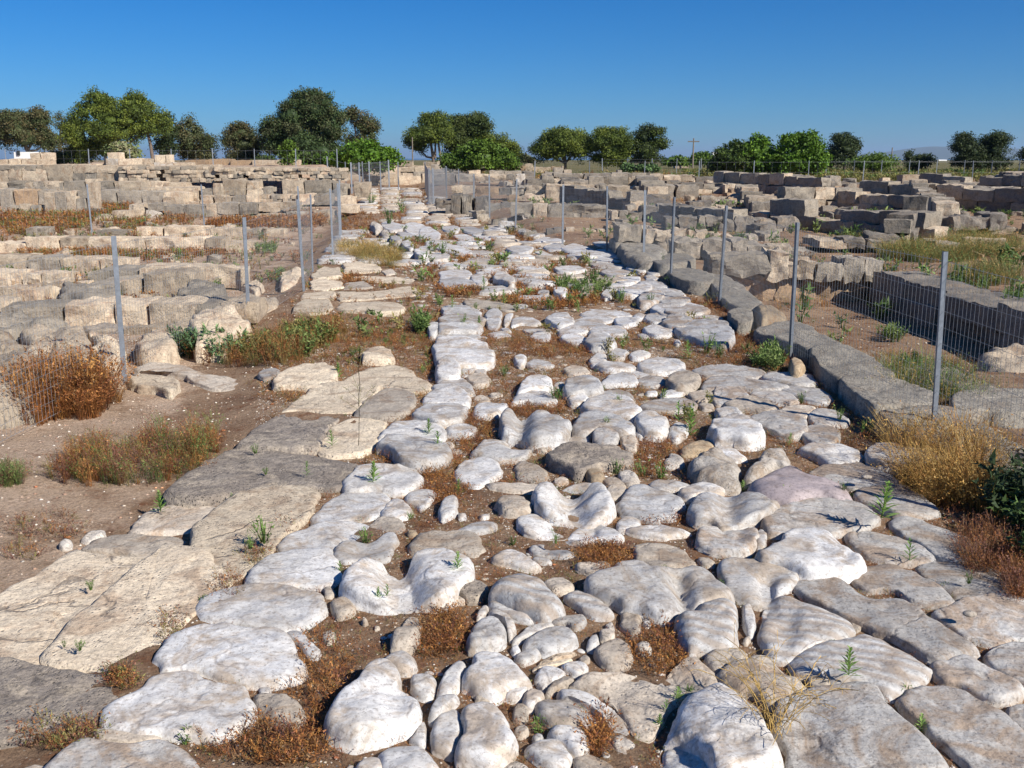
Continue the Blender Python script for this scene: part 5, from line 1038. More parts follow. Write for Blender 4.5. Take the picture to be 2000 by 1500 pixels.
patch('dry_grass', 'straw yellow grass clump beside the last posts of the left fence', [(740, 505, 45, 16, 150), (700, 495, 40, 14, 110), (770, 515, 20, 10, 40)], T_GRASS, STRAW + OLV, .7, 1.3, grow=None)
patch('dry_weeds', 'rust and green strip of weeds in the hollow under the pillar stumps', [(90, 432, 95, 20, 600), (200, 410, 60, 12, 260), (60, 450, 70, 10, 160), (260, 440, 60, 10, 90)], T_BUSHF, ORA + RED + OLV + GRN[:1], .9, 1.7, grow=None)
patch('dry_weeds', 'long rust red weed strip running below the stepped grey wall', [(520, 438, 120, 9, 500), (460, 440, 50, 7, 160), (600, 430, 40, 12, 160), (340, 432, 40, 8, 60)], T_BUSHF, RED + ORA, .8, 1.4, grow=None)
patch('dry_weeds', 'ochre and rust weeds along the foot of the long flat-topped row', [(300, 497, 160, 7, 260), (130, 495, 110, 7, 160), (270, 480, 60, 5, 50), (95, 525, 40, 10, 40)], T_BUSHF, ORA + RED + OLV, .6, 1.1, grow=None)
patch('dry_weeds', 'dry orange grass and weeds on the floor of the sunken room', [(1560, 600, 60, 10, 50), (1740, 712, 60, 16, 70), (1640, 670, 70, 20, 20), (1820, 728, 90, 12, 50)], T_BUSH, ORA + RED + OLV, .5, 1.1, grow=None)
patch('dry_grass', 'tall olive and straw grass in the corner between the kerb and the nearest fence post', [(1800, 745, 80, 18, 80), (1880, 780, 60, 20, 40), (1780, 770, 40, 20, 24)], T_GRASS, OLV + STRAW[:1] + GRN, .6, 1.2, grow=None)
patch('green_grass', 'yellow green tall grass among the low rows at the upper right', [(1830, 500, 90, 14, 260), (1900, 480, 70, 14, 140), (1760, 500, 40, 10, 70), (1960, 490, 40, 20, 100), (1690, 480, 50, 10, 60), (1930, 545, 70, 16, 100)], T_GRASS, OLV + STRAW + GRN, .8, 1.7, grow=None)
# ------------------------------------------------------------------ single plants and bushes
def bush(name, label, cat, spots, temps, pal, s0, s1, group=None):
    """one plant made of many stems: spots are (px,py,rx,ry,n)"""
    X, Y = [], []
    for px, py, rx, ry, n in spots:
        a = rng.uniform(0, 6.283, n); r = np.sqrt(rng.uniform(0, 1, n))
        q = hit(px + rx * r * np.cos(a), py + ry * r * np.sin(a)); X.append(q[0]); Y.append(q[1])
    o = scatter(name, label, np.concatenate(X), np.concatenate(Y), temps, pal, s0, s1, cat=cat, kind=None)
    if group: o['group'] = group
    return o
bush('dry_bush', 'big rusty red dry bush in front of the rock outcrop at the left frame edge', 'bush', [(130, 800, 85, 22, 170), (60, 812, 50, 20, 60), (190, 785, 45, 18, 60), (110, 790, 40, 20, 60)], T_BUSH, RED + ORA[:2] + RED[:2], .7, 2.9)
bush('dry_bush', 'wide low rust brown weed bush in the dirt between path and kerb slabs', 'bush', [(270, 910, 160, 40, 260), (360, 870, 80, 26, 110), (150, 930, 60, 22, 60)], T_BUSH, RED + PUR + OLV + GRN[:2] + ORA, .5, 1.25)
bush('dry_bush', 'small dark green and brown bush touching the left edge above the orange bricks', 'bush', [(15, 940, 30, 12, 60)], T_BUSH, OLV + GRN + PUR, .6, 1.0)
bush('green_bush', 'large leafy green bush with rusty tips beyond the second left fence post', 'bush', [(520, 690, 95, 16, 66), (600, 672, 55, 14, 46)], T_GRN, GRN + GRN + OLV, .7, 2.3)
bush('green_bush', 'tall blue green leafy plant just left of the second left fence post', 'bush', [(375, 690, 38, 14, 26), (430, 700, 34, 12, 18)], T_GRN, [(.12, .20, .09), (.16, .24, .10), (.10, .17, .07)], 1.5, 2.7)
bush('dry_bush', 'rusty bushy weeds mixed through the green bush on the left', 'bush', [(480, 705, 110, 14, 110), (610, 655, 70, 20, 90), (540, 690, 80, 14, 60)], T_BUSH, RED + ORA + OLV, .7, 1.7)
bush('dry_grass', 'big golden dry grass tussock leaning at the foot of the nearest right fence post', 'grass', [(1850, 940, 85, 50, 210), (1780, 880, 45, 22, 50), (1900, 900, 70, 34, 70), (1920, 970, 60, 36, 60)], T_GRASS, STRAW + ORA[1:2], .45, 1.35)
bush('green_bush', 'dark green spiny bush at the right frame edge below the golden grass', 'bush', [(1995, 1010, 60, 50, 30), (2060, 980, 80, 60, 60), (2020, 1090, 50, 50, 22)], T_GRN, [(.05, .085, .025), (.07, .11, .03), (.045, .07, .03)], 1.0, 2.9)
bush('dry_bush', 'dark brown dried weeds on the shaded strip at the lower right edge', 'bush', [(1930, 1090, 60, 50, 200), (1990, 1150, 30, 40, 110)], T_BUSH, RED + PUR, .5, .95)
GB = [(1500, 715, 26, 12, 26, 'dark green clump beside the single upright orange stone at the fence'), (1140, 565, 55, 12, 46, 'broad dark green weed patch among the far road stones'), (1280, 520, 12, 6, 14, 'slim green plant climbing beside the grey boulder at the fence'),
      (520, 490, 22, 8, 26, 'dark green clump in front of the long pale row, right of the second post'), (430, 560, 34, 8, 30, 'green shrub leaning on the right end of the three big squared blocks'), (175, 525, 26, 8, 26, 'green shrub on the second pale row near the first left post'), (130, 548, 14, 6, 14, 'small bright green shrub left of the three big blocks'), (24, 548, 18, 10, 22, 'dark green shrub hanging over the pale blocks at the left edge'),
      (1745, 660, 24, 10, 18, 'pale green thistle on the floor of the sunken room'), (1780, 730, 20, 12, 18, 'leafy green weed at the near end of the sunken room'), (820, 640, 16, 14, 20, 'tall green weed at the left edge of the road just before the ribbed slabs'), (1600, 480, 20, 6, 12, 'bright green tuft on the wall left of the dark trench'),
      (10, 440, 26, 8, 24, 'bright green clump at the far left edge below the pillar stumps'), (545, 545, 20, 8, 16, 'grey green plant between left fence posts near the dirt hollow'), (1900, 560, 50, 12, 30, 'tall green weeds behind the shadowed wall at the right'), (1980, 590, 24, 20, 30, 'bushy green weeds at the right edge behind the shadowed wall')]
for a, b, rx, ry, n, lab in GB: bush('green_weed', lab, 'weed', [(a, b, rx, ry, n)], T_GRN, GRN, .9, 2.0, 'green weed clumps in the ruins')
# upright sprigs (one mesh per kind of sprig, many individuals)
def sprig_mesh(seed, n, droop=.5):
    r = random.Random(seed); V, Fc, T = [], [], []
    for k in range(n):
        f = k / n; z = f * .85; an = k * 2.4 + r.uniform(-.3, .3); L = (.30 * (1 - f) + .12) * r.uniform(.8, 1.15); up = .35 + .9 * f
        d = np.array([math.cos(an), math.sin(an), up]); d /= np.linalg.norm(d); s = np.array([-math.sin(an), math.cos(an), 0]) * .028
        b = np.array([0, 0, z]); m_ = b + d * L * .55; e = b + d * L + np.array([0, 0, -.05 * droop]); i = len(V); t = r.uniform(.75, 1.2)
        V += [b - s * .5, b + s * .5, m_ + s, m_ - s, e]; Fc += [(i, i + 1, i + 2), (i, i + 2, i + 3), (i + 3, i + 2, i + 4)]; T += [t * .8] * 2 + [t] * 2 + [t * 1.1]
    for a in (0, 2.09, 4.18):
        i = len(V); c, s_ = math.cos(a) * .014, math.sin(a) * .014; V += [np.array([c, s_, 0]), np.array([-s_, c, 0]), np.array([0, 0, .9])]; Fc.append((i, i + 1, i + 2)); T += [.8] * 3
    T = np.array(T); col = np.array(GRN[seed % 3]) * 1.7
    return mesh_np('sprig', np.array(V), np.array(Fc), M['weed'], False, T[:, None] * col[None])
SPR = [sprig_mesh(s, n) for s, n in ((0, 34), (1, 44), (2, 26), (3, 52))]
TUF = []
for s in range(3):
    V, Fc, T = stem_template(random.Random(50 + s), 26, 1.0, .55, .16, 2, .03, .05); TUF.append(mesh_np('tuft', V, Fc, M['weed'], False, T[:, None] * np.array(GRN[s]) * 1.1))
SPTXT = '''180 1172 26 t|small green tuft growing in the crack of the largest cream kerb slab
315 1016 46 s|upright dark green sprig at the dirt edge of the cream kerb slabs
455 985 30 s|small sprig in the joint between the dark and the cream kerb slabs
518 1078 60 t|tall yellow green grass tuft between the cream kerb slab and the white stones
490 1090 34 t|green grass tuft half hidden in the joint beside the long cream kerb slab
395 1178 26 t|little tuft at the corner where the big cream slab meets the white stones
158 1294 28 t|green tuft in the joint above the dark slab at the lower left
98 1284 16 t|tiny tuft leftmost in the joint above the dark slab
128 1286 16 t|tiny tuft in the middle of the joint above the dark slab
365 1450 46 t|green and straw tuft at the edge of the lower left white stone
664 1122 36 s|sprig right of the stained white stone in the left road row
894 1140 48 s|green sprig casting a shadow on the saddle shaped white boulder
715 1060 40 t|green rosette between two white stones in the left road row
730 955 44 s|sprig rooted in the front of the broad grey white stone at the left row
600 945 32 s|sprig at the edge of the dark kerb slab above the cream one
520 942 18 t|tiny green tuft on the dark lichen kerb slab
650 885 34 s|sprig in the joint right of the dark kerb slabs
838 860 32 s|sprig on the front lip of the hollowed grey stone
855 895 44 s|leafy sprig among rusty weeds left of mid road
800 1015 24 t|tuft below the wedge shaped white stone
895 965 36 s|yellow green sprig in the rusty weeds left of mid road
738 1190 26 s|short sprig at the foot of the saddle shaped boulder, left one
756 1186 30 s|short sprig at the foot of the saddle shaped boulder, right one
1100 1420 30 t|light green rosette between cobbles in the lower middle
1050 1430 46 t|bright tuft among small cobbles at the bottom centre
1285 1420 40 s|green sprig in the shadow gap left of the biggest bottom stone
1300 1395 44 s|second sprig up the same shadow gap as the biggest bottom stone
1325 1370 46 s|third sprig along the dark gap above the biggest bottom stone
1345 1355 30 t|low tuft at the top of the dark gap beside the fan shaped slab
1655 1352 66 s|tall leafy sprig on the banded slab at the lower right
1770 1362 38 t|dark green rosette at the right corner of the banded slab
1800 1430 52 s|leafy sprig overhanging the long grey slab at the lower right
1618 1262 26 t|small bright tuft on the tip of the banded triangular stone
1718 1050 82 s|tallest green sprig, standing on the grey slabs right of the pinkish stone
1775 1112 50 s|yellow green sprig in the joint right of the big domed white stone
1412 1150 30 t|green tuft left of the grey saddle stone in mid right
1478 1100 24 t|small tuft between the square grey stone and the domed white stone
1535 985 22 t|tuft at the foot of the pinkish stone
1645 980 24 t|tuft at the right tip of the pinkish stone
1300 1125 30 t|tuft on the near edge of the tan slab in the middle
1085 1080 26 t|tuft beside the small white oval stone
1002 1065 26 t|green tuft alone in brown soil in the middle of the road
1290 935 42 t|light green grass clump among the rounded stones in mid road
1255 930 36 t|yellow green grass clump left of the rough white boulder
1205 925 34 t|dark green tuft behind the small round boulder
1348 850 60 s|tall green plant right of the speckled white stone
1325 835 44 s|slender green plant rising behind the speckled white stone
1085 790 46 t|green plant growing over the white boulder beside the rust patch
1186 845 22 t|tiny tuft on the shaded little boulder in mid road
1210 800 20 t|tiny tuft on the cracked white stone
1175 770 22 t|tuft between the two pale boulders at mid road
1450 960 30 s|sprig beside the rough pale boulder at the right of the road
1638 832 28 t|tuft at the end of the long twin slab near the kerb
1565 800 24 t|tuft on the bright white slab near the kerb
1690 850 40 t|green clump in the rusty strip before the kerb blocks
1540 870 30 s|sprig between slabs left of the kerb strip
1890 1160 26 t|small tuft on the grey slab with the dark hole
1845 1150 22 t|small tuft near the right slab joint
1985 1258 20 t|tiny tuft at the right frame edge between grey slabs
1955 1330 20 t|tiny tuft in the joint at the lower right corner
500 900 22 t|tuft at the joint of the dark kerb slabs
660 740 36 s|green sprig beside the pale boulder beyond the kerb slabs
985 735 26 t|small green tuft in the middle of the brown gap
1345 700 40 s|slender sprig beside the dirt pool at the right of the road
1380 690 44 t|green tuft on the dirt right of the thick white slab
1405 698 34 t|second green tuft on the dirt right of the thick white slab
1460 690 30 t|low olive tuft near the fence strip at the right
1000 905 18 t|tiny tuft on brown soil left of the tan flat boulder
884 608 26 s|sprig beside the ribbed white slabs
935 640 26 s|sprig right of the ribbed white slabs
945 575 30 s|sprig in the weeds above the ribbed slabs
985 600 28 s|sprig left of the round brown stone
1130 610 28 s|sprig on the far brown patch, middle one
1215 590 30 t|dark tuft at the right of the far brown patch
1160 560 34 t|dark tuft in the centre of the far brown patch
865 500 26 t|green tuft behind the raised left rock line
830 512 20 t|small tuft at the end of the raised left rock line
1100 520 24 t|tuft in front of the bright far slabs
1270 600 22 t|tuft at the right end of the far brown patch
905 645 24 t|tuft on the nearest ribbed slab
760 440 30 t|green tuft on the road beside the last left fence posts
725 400 26 t|green tuft near the head of the road
785 415 28 t|taller green tuft at the head of the road
880 470 18 t|tiny tuft on the white slabs far up the road'''
sp_i = 0
for ln in SPTXT.split('\n'):
    a, lab = ln.split('|'); px, py, h, kd = a.split(); px, py, h = float(px), float(py), float(h)
    x, y, z = hit(px, py); H = h / F * y * 1.12
    if px == 1655: z += .07
    if px == 1718 or px == 1775: z += .05
    if occupied(np.array([x]), np.array([y]), -.03)[0]: z += .055
    if kd == 's': me = SPR[(sp_i * 7) % 4]
    else: me = TUF[sp_i % 3]
    o = obj('sprig' if kd == 's' else 'weed_tuft', me, None, (x, y, z - .01)); o.scale = (H * 1.1, H * 1.1, H) if kd == 's' else (H * .9, H * .9, H * .95)
    o.rotation_euler = (random.uniform(-.1, .1), random.uniform(-.1, .1), random.uniform(0, 6.28)); sp_i += 1
    tag(o, lab, 'plant', 'green sprigs and tufts between the road stones')
# wiry dry plant at the bottom right of centre
V, Fc, T = [], [], []
r_ = random.Random(12)
def strand(p0, p1, sag, w, n=6):
    pts = []
    for k in range(n + 1):
        f = k / n; q = np.array(p0) * (1 - f) + np.array(p1) * f; q[2] += sag * 4 * f * (1 - f); q[0] += r_.uniform(-.006, .006); pts.append(q)
    for a, b in zip(pts[:-1], pts[1:]):
        i = len(V)
        for q in (a, b): V.extend([q + [w, 0, 0], q + [-w * .5, 0, w * .87], q + [-w * .5, 0, -w * .87]])
        for k in range(3): Fc.append((i + k, i + (k + 1) % 3, i + 3 + (k + 1) % 3)); Fc.append((i + k, i + 3 + (k + 1) % 3, i + 3 + k))
        T.extend([r_.uniform(.8, 1.1)] * 6)
bx, by, bz = hit(1512, 1440)
for k in range(34):
    an = r_.uniform(0, 6.283); L = r_.uniform(.10, .30); tip = (bx + L * math.cos(an), by + L * math.sin(an) * .8, .12 + r_.uniform(.0, .16))
    st = (bx + r_.uniform(-.02, .02), by + r_.uniform(-.05, .05), bz)
    strand(st, tip, .05, .0012)
    for j in range(3):
        f = r_.uniform(.4, .9); m_ = [st[q] * (1 - f) + tip[q] * f for q in range(3)]; m_[2] += .2 * f * (1 - f)
        strand(m_, (m_[0] + r_.uniform(-.08, .08), m_[1] + r_.uniform(-.08, .08), m_[2] + r_.uniform(.0, .07)), .01, .0008, 3)
T = np.array(T)[:, None] * np.array([.60, .40, .13])
tag(obj('dry_plant', mesh_np('dry_plant', np.array(V) - [bx, by, bz], np.array(Fc), M['weed'], True, T), None, (bx, by, bz)), 'wiry golden dry plant with thin branches between the two biggest bottom stones', 'plant')
V, Fc, T = [], [], []
tx, ty, tz_ = hit(700, 880)
strand((tx, ty, tz_), (tx + .03, ty, .62), 0, .0022, 8)
for k in range(9):
    f = r_.uniform(.35, .95); a_ = (tx + .03 * f, ty, tz_ + (.62 - tz_) * f); an = r_.uniform(0, 6.283); e_ = (a_[0] + .10 * math.cos(an), a_[1] + .10 * math.sin(an), a_[2] + r_.uniform(.05, .14)); strand(a_, e_, 0, .0014, 4)
    for j in range(5): strand(e_, (e_[0] + r_.uniform(-.025, .025), e_[1] + r_.uniform(-.025, .025), e_[2] + .02), 0, .001, 1)
tag(obj('dry_plant', mesh_np('dry_plant', np.array(V) - [tx, ty, tz_], np.array(Fc), M['weed'], True, np.array(T)[:, None] * np.array([.30, .27, .13])), None, (tx, ty, tz_)), 'tall thin plant with little umbrella heads standing on the cream kerb slabs', 'plant')
# two little loose things resting on slabs
x, y = P(1893, 1206, .07); o = obj('pebble', mesh_np('pebble', PT[2][0] * .026, PT[2][1], M['t']), None, (x, y, .085)); tag(o, 'single rounded brown pebble sitting on the grey slab near the right edge', 'pebble')
x, y = P(1692, 935, .08); o = obj('pebble', mesh_np('pebble', PT[3][0] * .028, PT[3][1], M['t']), None, (x, y, .09)); tag(o, 'small tan pebble resting on the grey slab right of the pinkish stone', 'pebble')

# ------------------------------------------------------------------ fences
def tube(V, Fc, a, b, r, n=4):
    a, b = np.array(a, float), np.array(b, float); d = b - a; d /= np.linalg.norm(d); u = np.cross(d, [.3, .5, .81]); u /= np.linalg.norm(u); w = np.cross(d, u); i = len(V)
    for q in (a, b):
        for k in range(n): t = 2 * math.pi * k / n; V.append(q + (u * math.cos(t) + w * math.sin(t)) * r)
    for k in range(n): Fc.append((i + k, i + (k + 1) % n, i + n + (k + 1) % n, i + n + k))
POSTM = None
def post_mesh(h, w=.04, t=.005):
    prof = [(-w / 2, -w / 2), (w / 2, -w / 2), (w / 2, -w / 2 + t), (-w / 2 + t, -w / 2 + t), (-w / 2 + t, w / 2), (-w / 2, w / 2)]
    V = [(x, y, z) for z in (-.15, h) for x, y in prof]; n = 6; Fq = [(k, (k + 1) % n, n + (k + 1) % n, n + k) for k in range(n)]
    Ft = [(6, 7, 8), (6, 8, 9), (6, 9, 11), (9, 10, 11)]
    return mesh_np('post', np.array(V, float), [np.array(Fq), np.array(Ft)], M['steel'], False)
def fence(name, label, posts, h, sp=.05, hs_=.10, wr=.0011, w=.04, lean=0, last=True, top=True, group=None):
    p0 = posts[0]; root = tag(empty(name, p0), label, 'fence', group or 'wire fences around the ruins'); pm = post_mesh(h, w)
    for i, p in enumerate(posts):
        o = obj('post', pm, root, p); o.rotation_euler = (random.uniform(-.02, .02), random.uniform(-.03, .03), random.uniform(-.3, .3) + 2.2)
    for a, b in zip(posts[:-1], posts[1:]):
        a = np.array(a); b = np.array(b); L = np.hypot(*(b - a)[:2]); V, Fc = [], []
        if sp:
            nv = int(L / sp)
            for k in range(nv + 1):
                f = k / nv; q = a * (1 - f) + b * f; q = q + [0, 0, .012 * math.sin(f * 9)]; tube(V, Fc, q + [0, 0, .03], q + [0, 0, h - .06], wr, 3)
        nh = int((h - .06) / hs_)
        for k in range(nh + 1):
            z = .03 + (h - .09) * k / nh; n = 3; sg = -.012 if k == nh else 0
            for j in range(n):
                f0, f1 = j / n, (j + 1) / n; tube(V, Fc, a * (1 - f0) + b * f0 + [0, 0, z + sg * math.sin(f0 * 3.14)], a * (1 - f1) + b * f1 + [0, 0, z + sg * math.sin(f1 * 3.14)], wr * (1.3 if k in (0, nh) else .9), 3)
        c = (a + b) / 2
        o = obj('wire_mesh', mesh_np('wire_mesh', np.array(V) - c, np.array(Fc), M['wire'], True), root, tuple(c)); o['kind'] = 'stuff'
def gp(px, py): x, y, z = hit(px, py); return (x, y, z)
RP = [(2150, 1085), (1818, 862), (1541, 702), (1403, 601), (1308, 554), (1256, 516), (1184, 494), (1098, 481), (1006, 453), (956, 431), (925, 421), (895, 402), (872, 391), (846, 400), (837, 396)]
fence('wire_fence', 'welded wire fence on grey steel posts along the right side of the white road', [gp(*q) for q in RP[:13]], 1.17)
fence('wire_fence', 'last bays of the right fence with one leaning post at the head of the road', [gp(*q) for q in RP[12:]] + [gp(830, 372)], 1.17, .06, .12, .003, .05)
LP_ = [(-170, 960), (243, 748), (485, 637), (592, 569), (610, 532), (650, 506), (664, 476)]
fence('wire_fence', 'welded wire fence in front of the left ruins, bending away at its third post', [gp(*q) for q in LP_[:4]], 1.18)
fence('wire_fence', 'stretch of left fence seen almost edge-on as a dense grey strip', [gp(*q) for q in LP_[3:]] + [gp(666, 462)], 1.18, .09, .12, .0011, .03)
fence('wire_fence', 'thin fence with two slim posts crossing the left ruins behind the pale rows', [(-15.5, 22.6, -.1), gp(180, 462), gp(400, 462), gp(588, 470)], 1.2, .10, .20, .0016, .035)
fence('wire_fence', 'short fence line with pale posts at the head of the road before the bright bush', [gp(687, 378), gp(703, 376), gp(722, 373), gp(760, 366)], 1.2, .12, .2, .003, .06)
tz = 1.33
tp = [(q, 33.0 + 3.5) for q in (-19.5, -17.9, -16.4, -14.6, -12.9, -11.3, -9.9, -8.6, -7.4, -6.2)]
fence('path_fence', 'long light fence with slim pale posts along the terrace path below the left trees', [(x_, 38.2, tz) for x_ in np.arange(-20.5, -5.4, 1.55)], .70, .3, .3, .0022, .035)
fence('path_fence', 'fence with white posts standing in front of the bright domed bush', [(x_, 42, float(gz(x_, 42))) for x_ in np.arange(-7.6, -4.0, .72)], 1.2, .3, .4, .0028, .045)
fence('field_fence', 'fence of small white posts along the green field at the far right', [(x_, 56 + .04 * (x_ - 14), .68) for x_ in np.arange(14.2, 34, 1.55)], .9, 0, .45, .0028, .05)
fence('field_fence', 'second fence of thin grey posts along the back of the ruin field', [(x_, 45.5, .58) for x_ in np.arange(1.0, 27.5, 2.45)], 1.0, .4, .4, .0022, .045)
fence('field_fence', 'fence in front of the round pines in the middle distance', [(x_, 62, .68) for x_ in np.arange(5.5, 15.0, 1.5)], 1.0, 0, .5, .0028, .045)

# ------------------------------------------------------------------ trees
def limb(V, Fc, pts, r0, r1, n=7):
    pts = [np.array(p, float) for p in pts]; base = len(V)
    for k, p in enumerate(pts):
        d = pts[min(k + 1, len(pts) - 1)] - pts[max(k - 1, 0)]; d /= np.linalg.norm(d) + 1e-9; u = np.cross(d, [.2, 1, .1]); u /= np.linalg.norm(u); w = np.cross(d, u); r = r0 + (r1 - r0) * k / (len(pts) - 1)
        for j in range(n): t = 2 * math.pi * j / n; V.append(p + (u * math.cos(t) + w * math.sin(t)) * r)
    for k in range(len(pts) - 1):
        for j in range(n): Fc.append((base + k * n + j, base + k * n + (j + 1) % n, base + (k + 1) * n + (j + 1) % n, base + (k + 1) * n + j))
def tree(name, label, D, base, lobes, pal, leaf=.075, dens=1.0, stems=None, clump=.42, core=.55, cat='tree', gaps=.0, seed=0, bare=None):
    """lobes: (px centre x, centre y, rx, ry) of the photograph measured at distance D, built as full ellipsoids"""
    r = np.random.default_rng(seed + 101); bx = PD(base[0], base[1], D); g = float(gz(bx[0], D)); root = tag(empty(name, (bx[0], D, g)), label, cat, 'trees along the horizon' if cat == 'tree' else 'bushes along the horizon')
    Vt, Ft = [], []; k = D / F
    cen = []
    for cx, cy, rx, ry in lobes:
        x, _, z = PD(cx, cy, D); cen.append((x, D + r.uniform(-.25, .25) * rx * k, z, rx * k, ry * k * 1.02))
    sub = []
    for (x, y, z, rx, rz) in cen:
        sub.append((x, y, z - rz * .08, rx * .84, rz * .84))
        for q in range(7 if rx > .7 else 3):
            u = r.normal(size=3); u /= np.linalg.norm(u); u[2] = abs(u[2]) * 1.1 - .25; f = r.uniform(.34, .56); sub.append((x + u[0] * rx * .70, y + u[1] * rx * .70, z + u[2] * rz * .72, rx * f, rz * f * .9))
    st = stems or [(base[0], lobes[0][0])]
    for sx, tx in st:
        a = PD(sx, base[1], D)[0]; j = min(range(len(cen)), key=lambda q: abs(lobes[q][0] - tx)); c = cen[j]; rr = .035 * max(c[3], 1.2) + .06
        limb(Vt, Ft, [(a, D, g - .2), (a + (c[0] - a) * .25 + .05, D, g + (c[2] - g) * .35), (a + (c[0] - a) * .7, c[1], g + (c[2] - g) * .75), (c[0], c[1], c[2])], rr, rr * .45)
    for c in cen:
        a = cen[0]; limb(Vt, Ft, [(bx[0], D, g + (a[2] - g) * .4), ((bx[0] + c[0]) / 2, (D + c[1]) / 2, (g + c[2]) / 2 + .2), (c[0], c[1], c[2])], .09, .03, 5)
    obj('trunk', mesh_np('trunk', np.array(Vt) - [bx[0], D, g], np.array(Ft), M['bark'], True), root, (bx[0], D, g))
    VS, FS, TS = [], [], []; off = 0; I2V, I2F = ico2()
    for (x, y, z, rx, rz) in sub:
        ry = rx * .9; area = 4 * math.pi * ((rx * ry + rx * rz + ry * rz) / 3)
        nc = max(8, int(area / (clump * clump) * .62 * dens)); d = r.normal(size=(nc, 3)); d /= np.linalg.norm(d, axis=1)[:, None]
        d[:, 2] = np.where(d[:, 2] < -.75, -d[:, 2], d[:, 2]); rad = r.uniform(.72, 1.0, nc) * (1 + .24 * vnoise(d * 2.6 + seed + x, 3))
        cc = d * rad[:, None] * [rx, ry, rz]; keep = r.uniform(0, 1, nc) > gaps; cc, d = cc[keep], d[keep]; nc = len(cc)
        tc = np.array(pal)[r.integers(0, len(pal), nc)] * r.uniform(.75, 1.25, (nc, 1))
        per = int(30 * (clump / .42) ** 2 * (.13 / leaf) ** 1.2) + 6
        P_ = np.repeat(cc, per, 0) + np.clip(r.normal(size=(nc * per, 3)), -1.8, 1.8) * clump * .42 * [1, 1, .7]
        nn = np.repeat(d, per, 0) * .5 + r.normal(size=(nc * per, 3)) * .75 + [0, 0, .35]; nn /= np.linalg.norm(nn, axis=1)[:, None]
        u = np.cross(nn, r.normal(size=nn.shape)); u /= np.linalg.norm(u, axis=1)[:, None] + 1e-9; w = np.cross(nn, u)
        s = leaf * r.uniform(.6, 1.35, (len(P_), 1))
        tri_ = np.stack([P_ - u * s * .5, P_ + u * s * .5, P_ + w * s * 1.1], 1).reshape(-1, 3) + [x, y, z]
        VS.append(tri_); FS.append(np.arange(len(tri_)).reshape(-1, 3) + off); off += len(tri_); TS.append(np.repeat(np.repeat(tc, per, 0) * r.uniform(.8, 1.2, (nc * per, 1)), 3, 0))
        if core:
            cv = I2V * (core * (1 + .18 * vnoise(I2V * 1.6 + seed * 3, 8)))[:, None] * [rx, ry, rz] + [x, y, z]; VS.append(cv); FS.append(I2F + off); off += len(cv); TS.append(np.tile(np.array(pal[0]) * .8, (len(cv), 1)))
    V = np.vstack(VS)
    V[:, 2] = np.maximum(V[:, 2], g - .05)
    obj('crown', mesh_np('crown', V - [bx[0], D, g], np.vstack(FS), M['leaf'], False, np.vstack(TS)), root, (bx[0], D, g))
PINE = [(.095, .13, .020), (.15, .18, .026), (.06, .085, .017)]; OLIVE = [(.07, .088, .032), (.095, .10, .042), (.11, .09, .038)]; DARK = [(.035, .055, .018), (.05, .068, .022)]; BRI = [(.085, .17, .014), (.12, .21, .018), (.065, .13, .012)]; LENT = [(.07, .125, .016), (.10, .155, .02)]
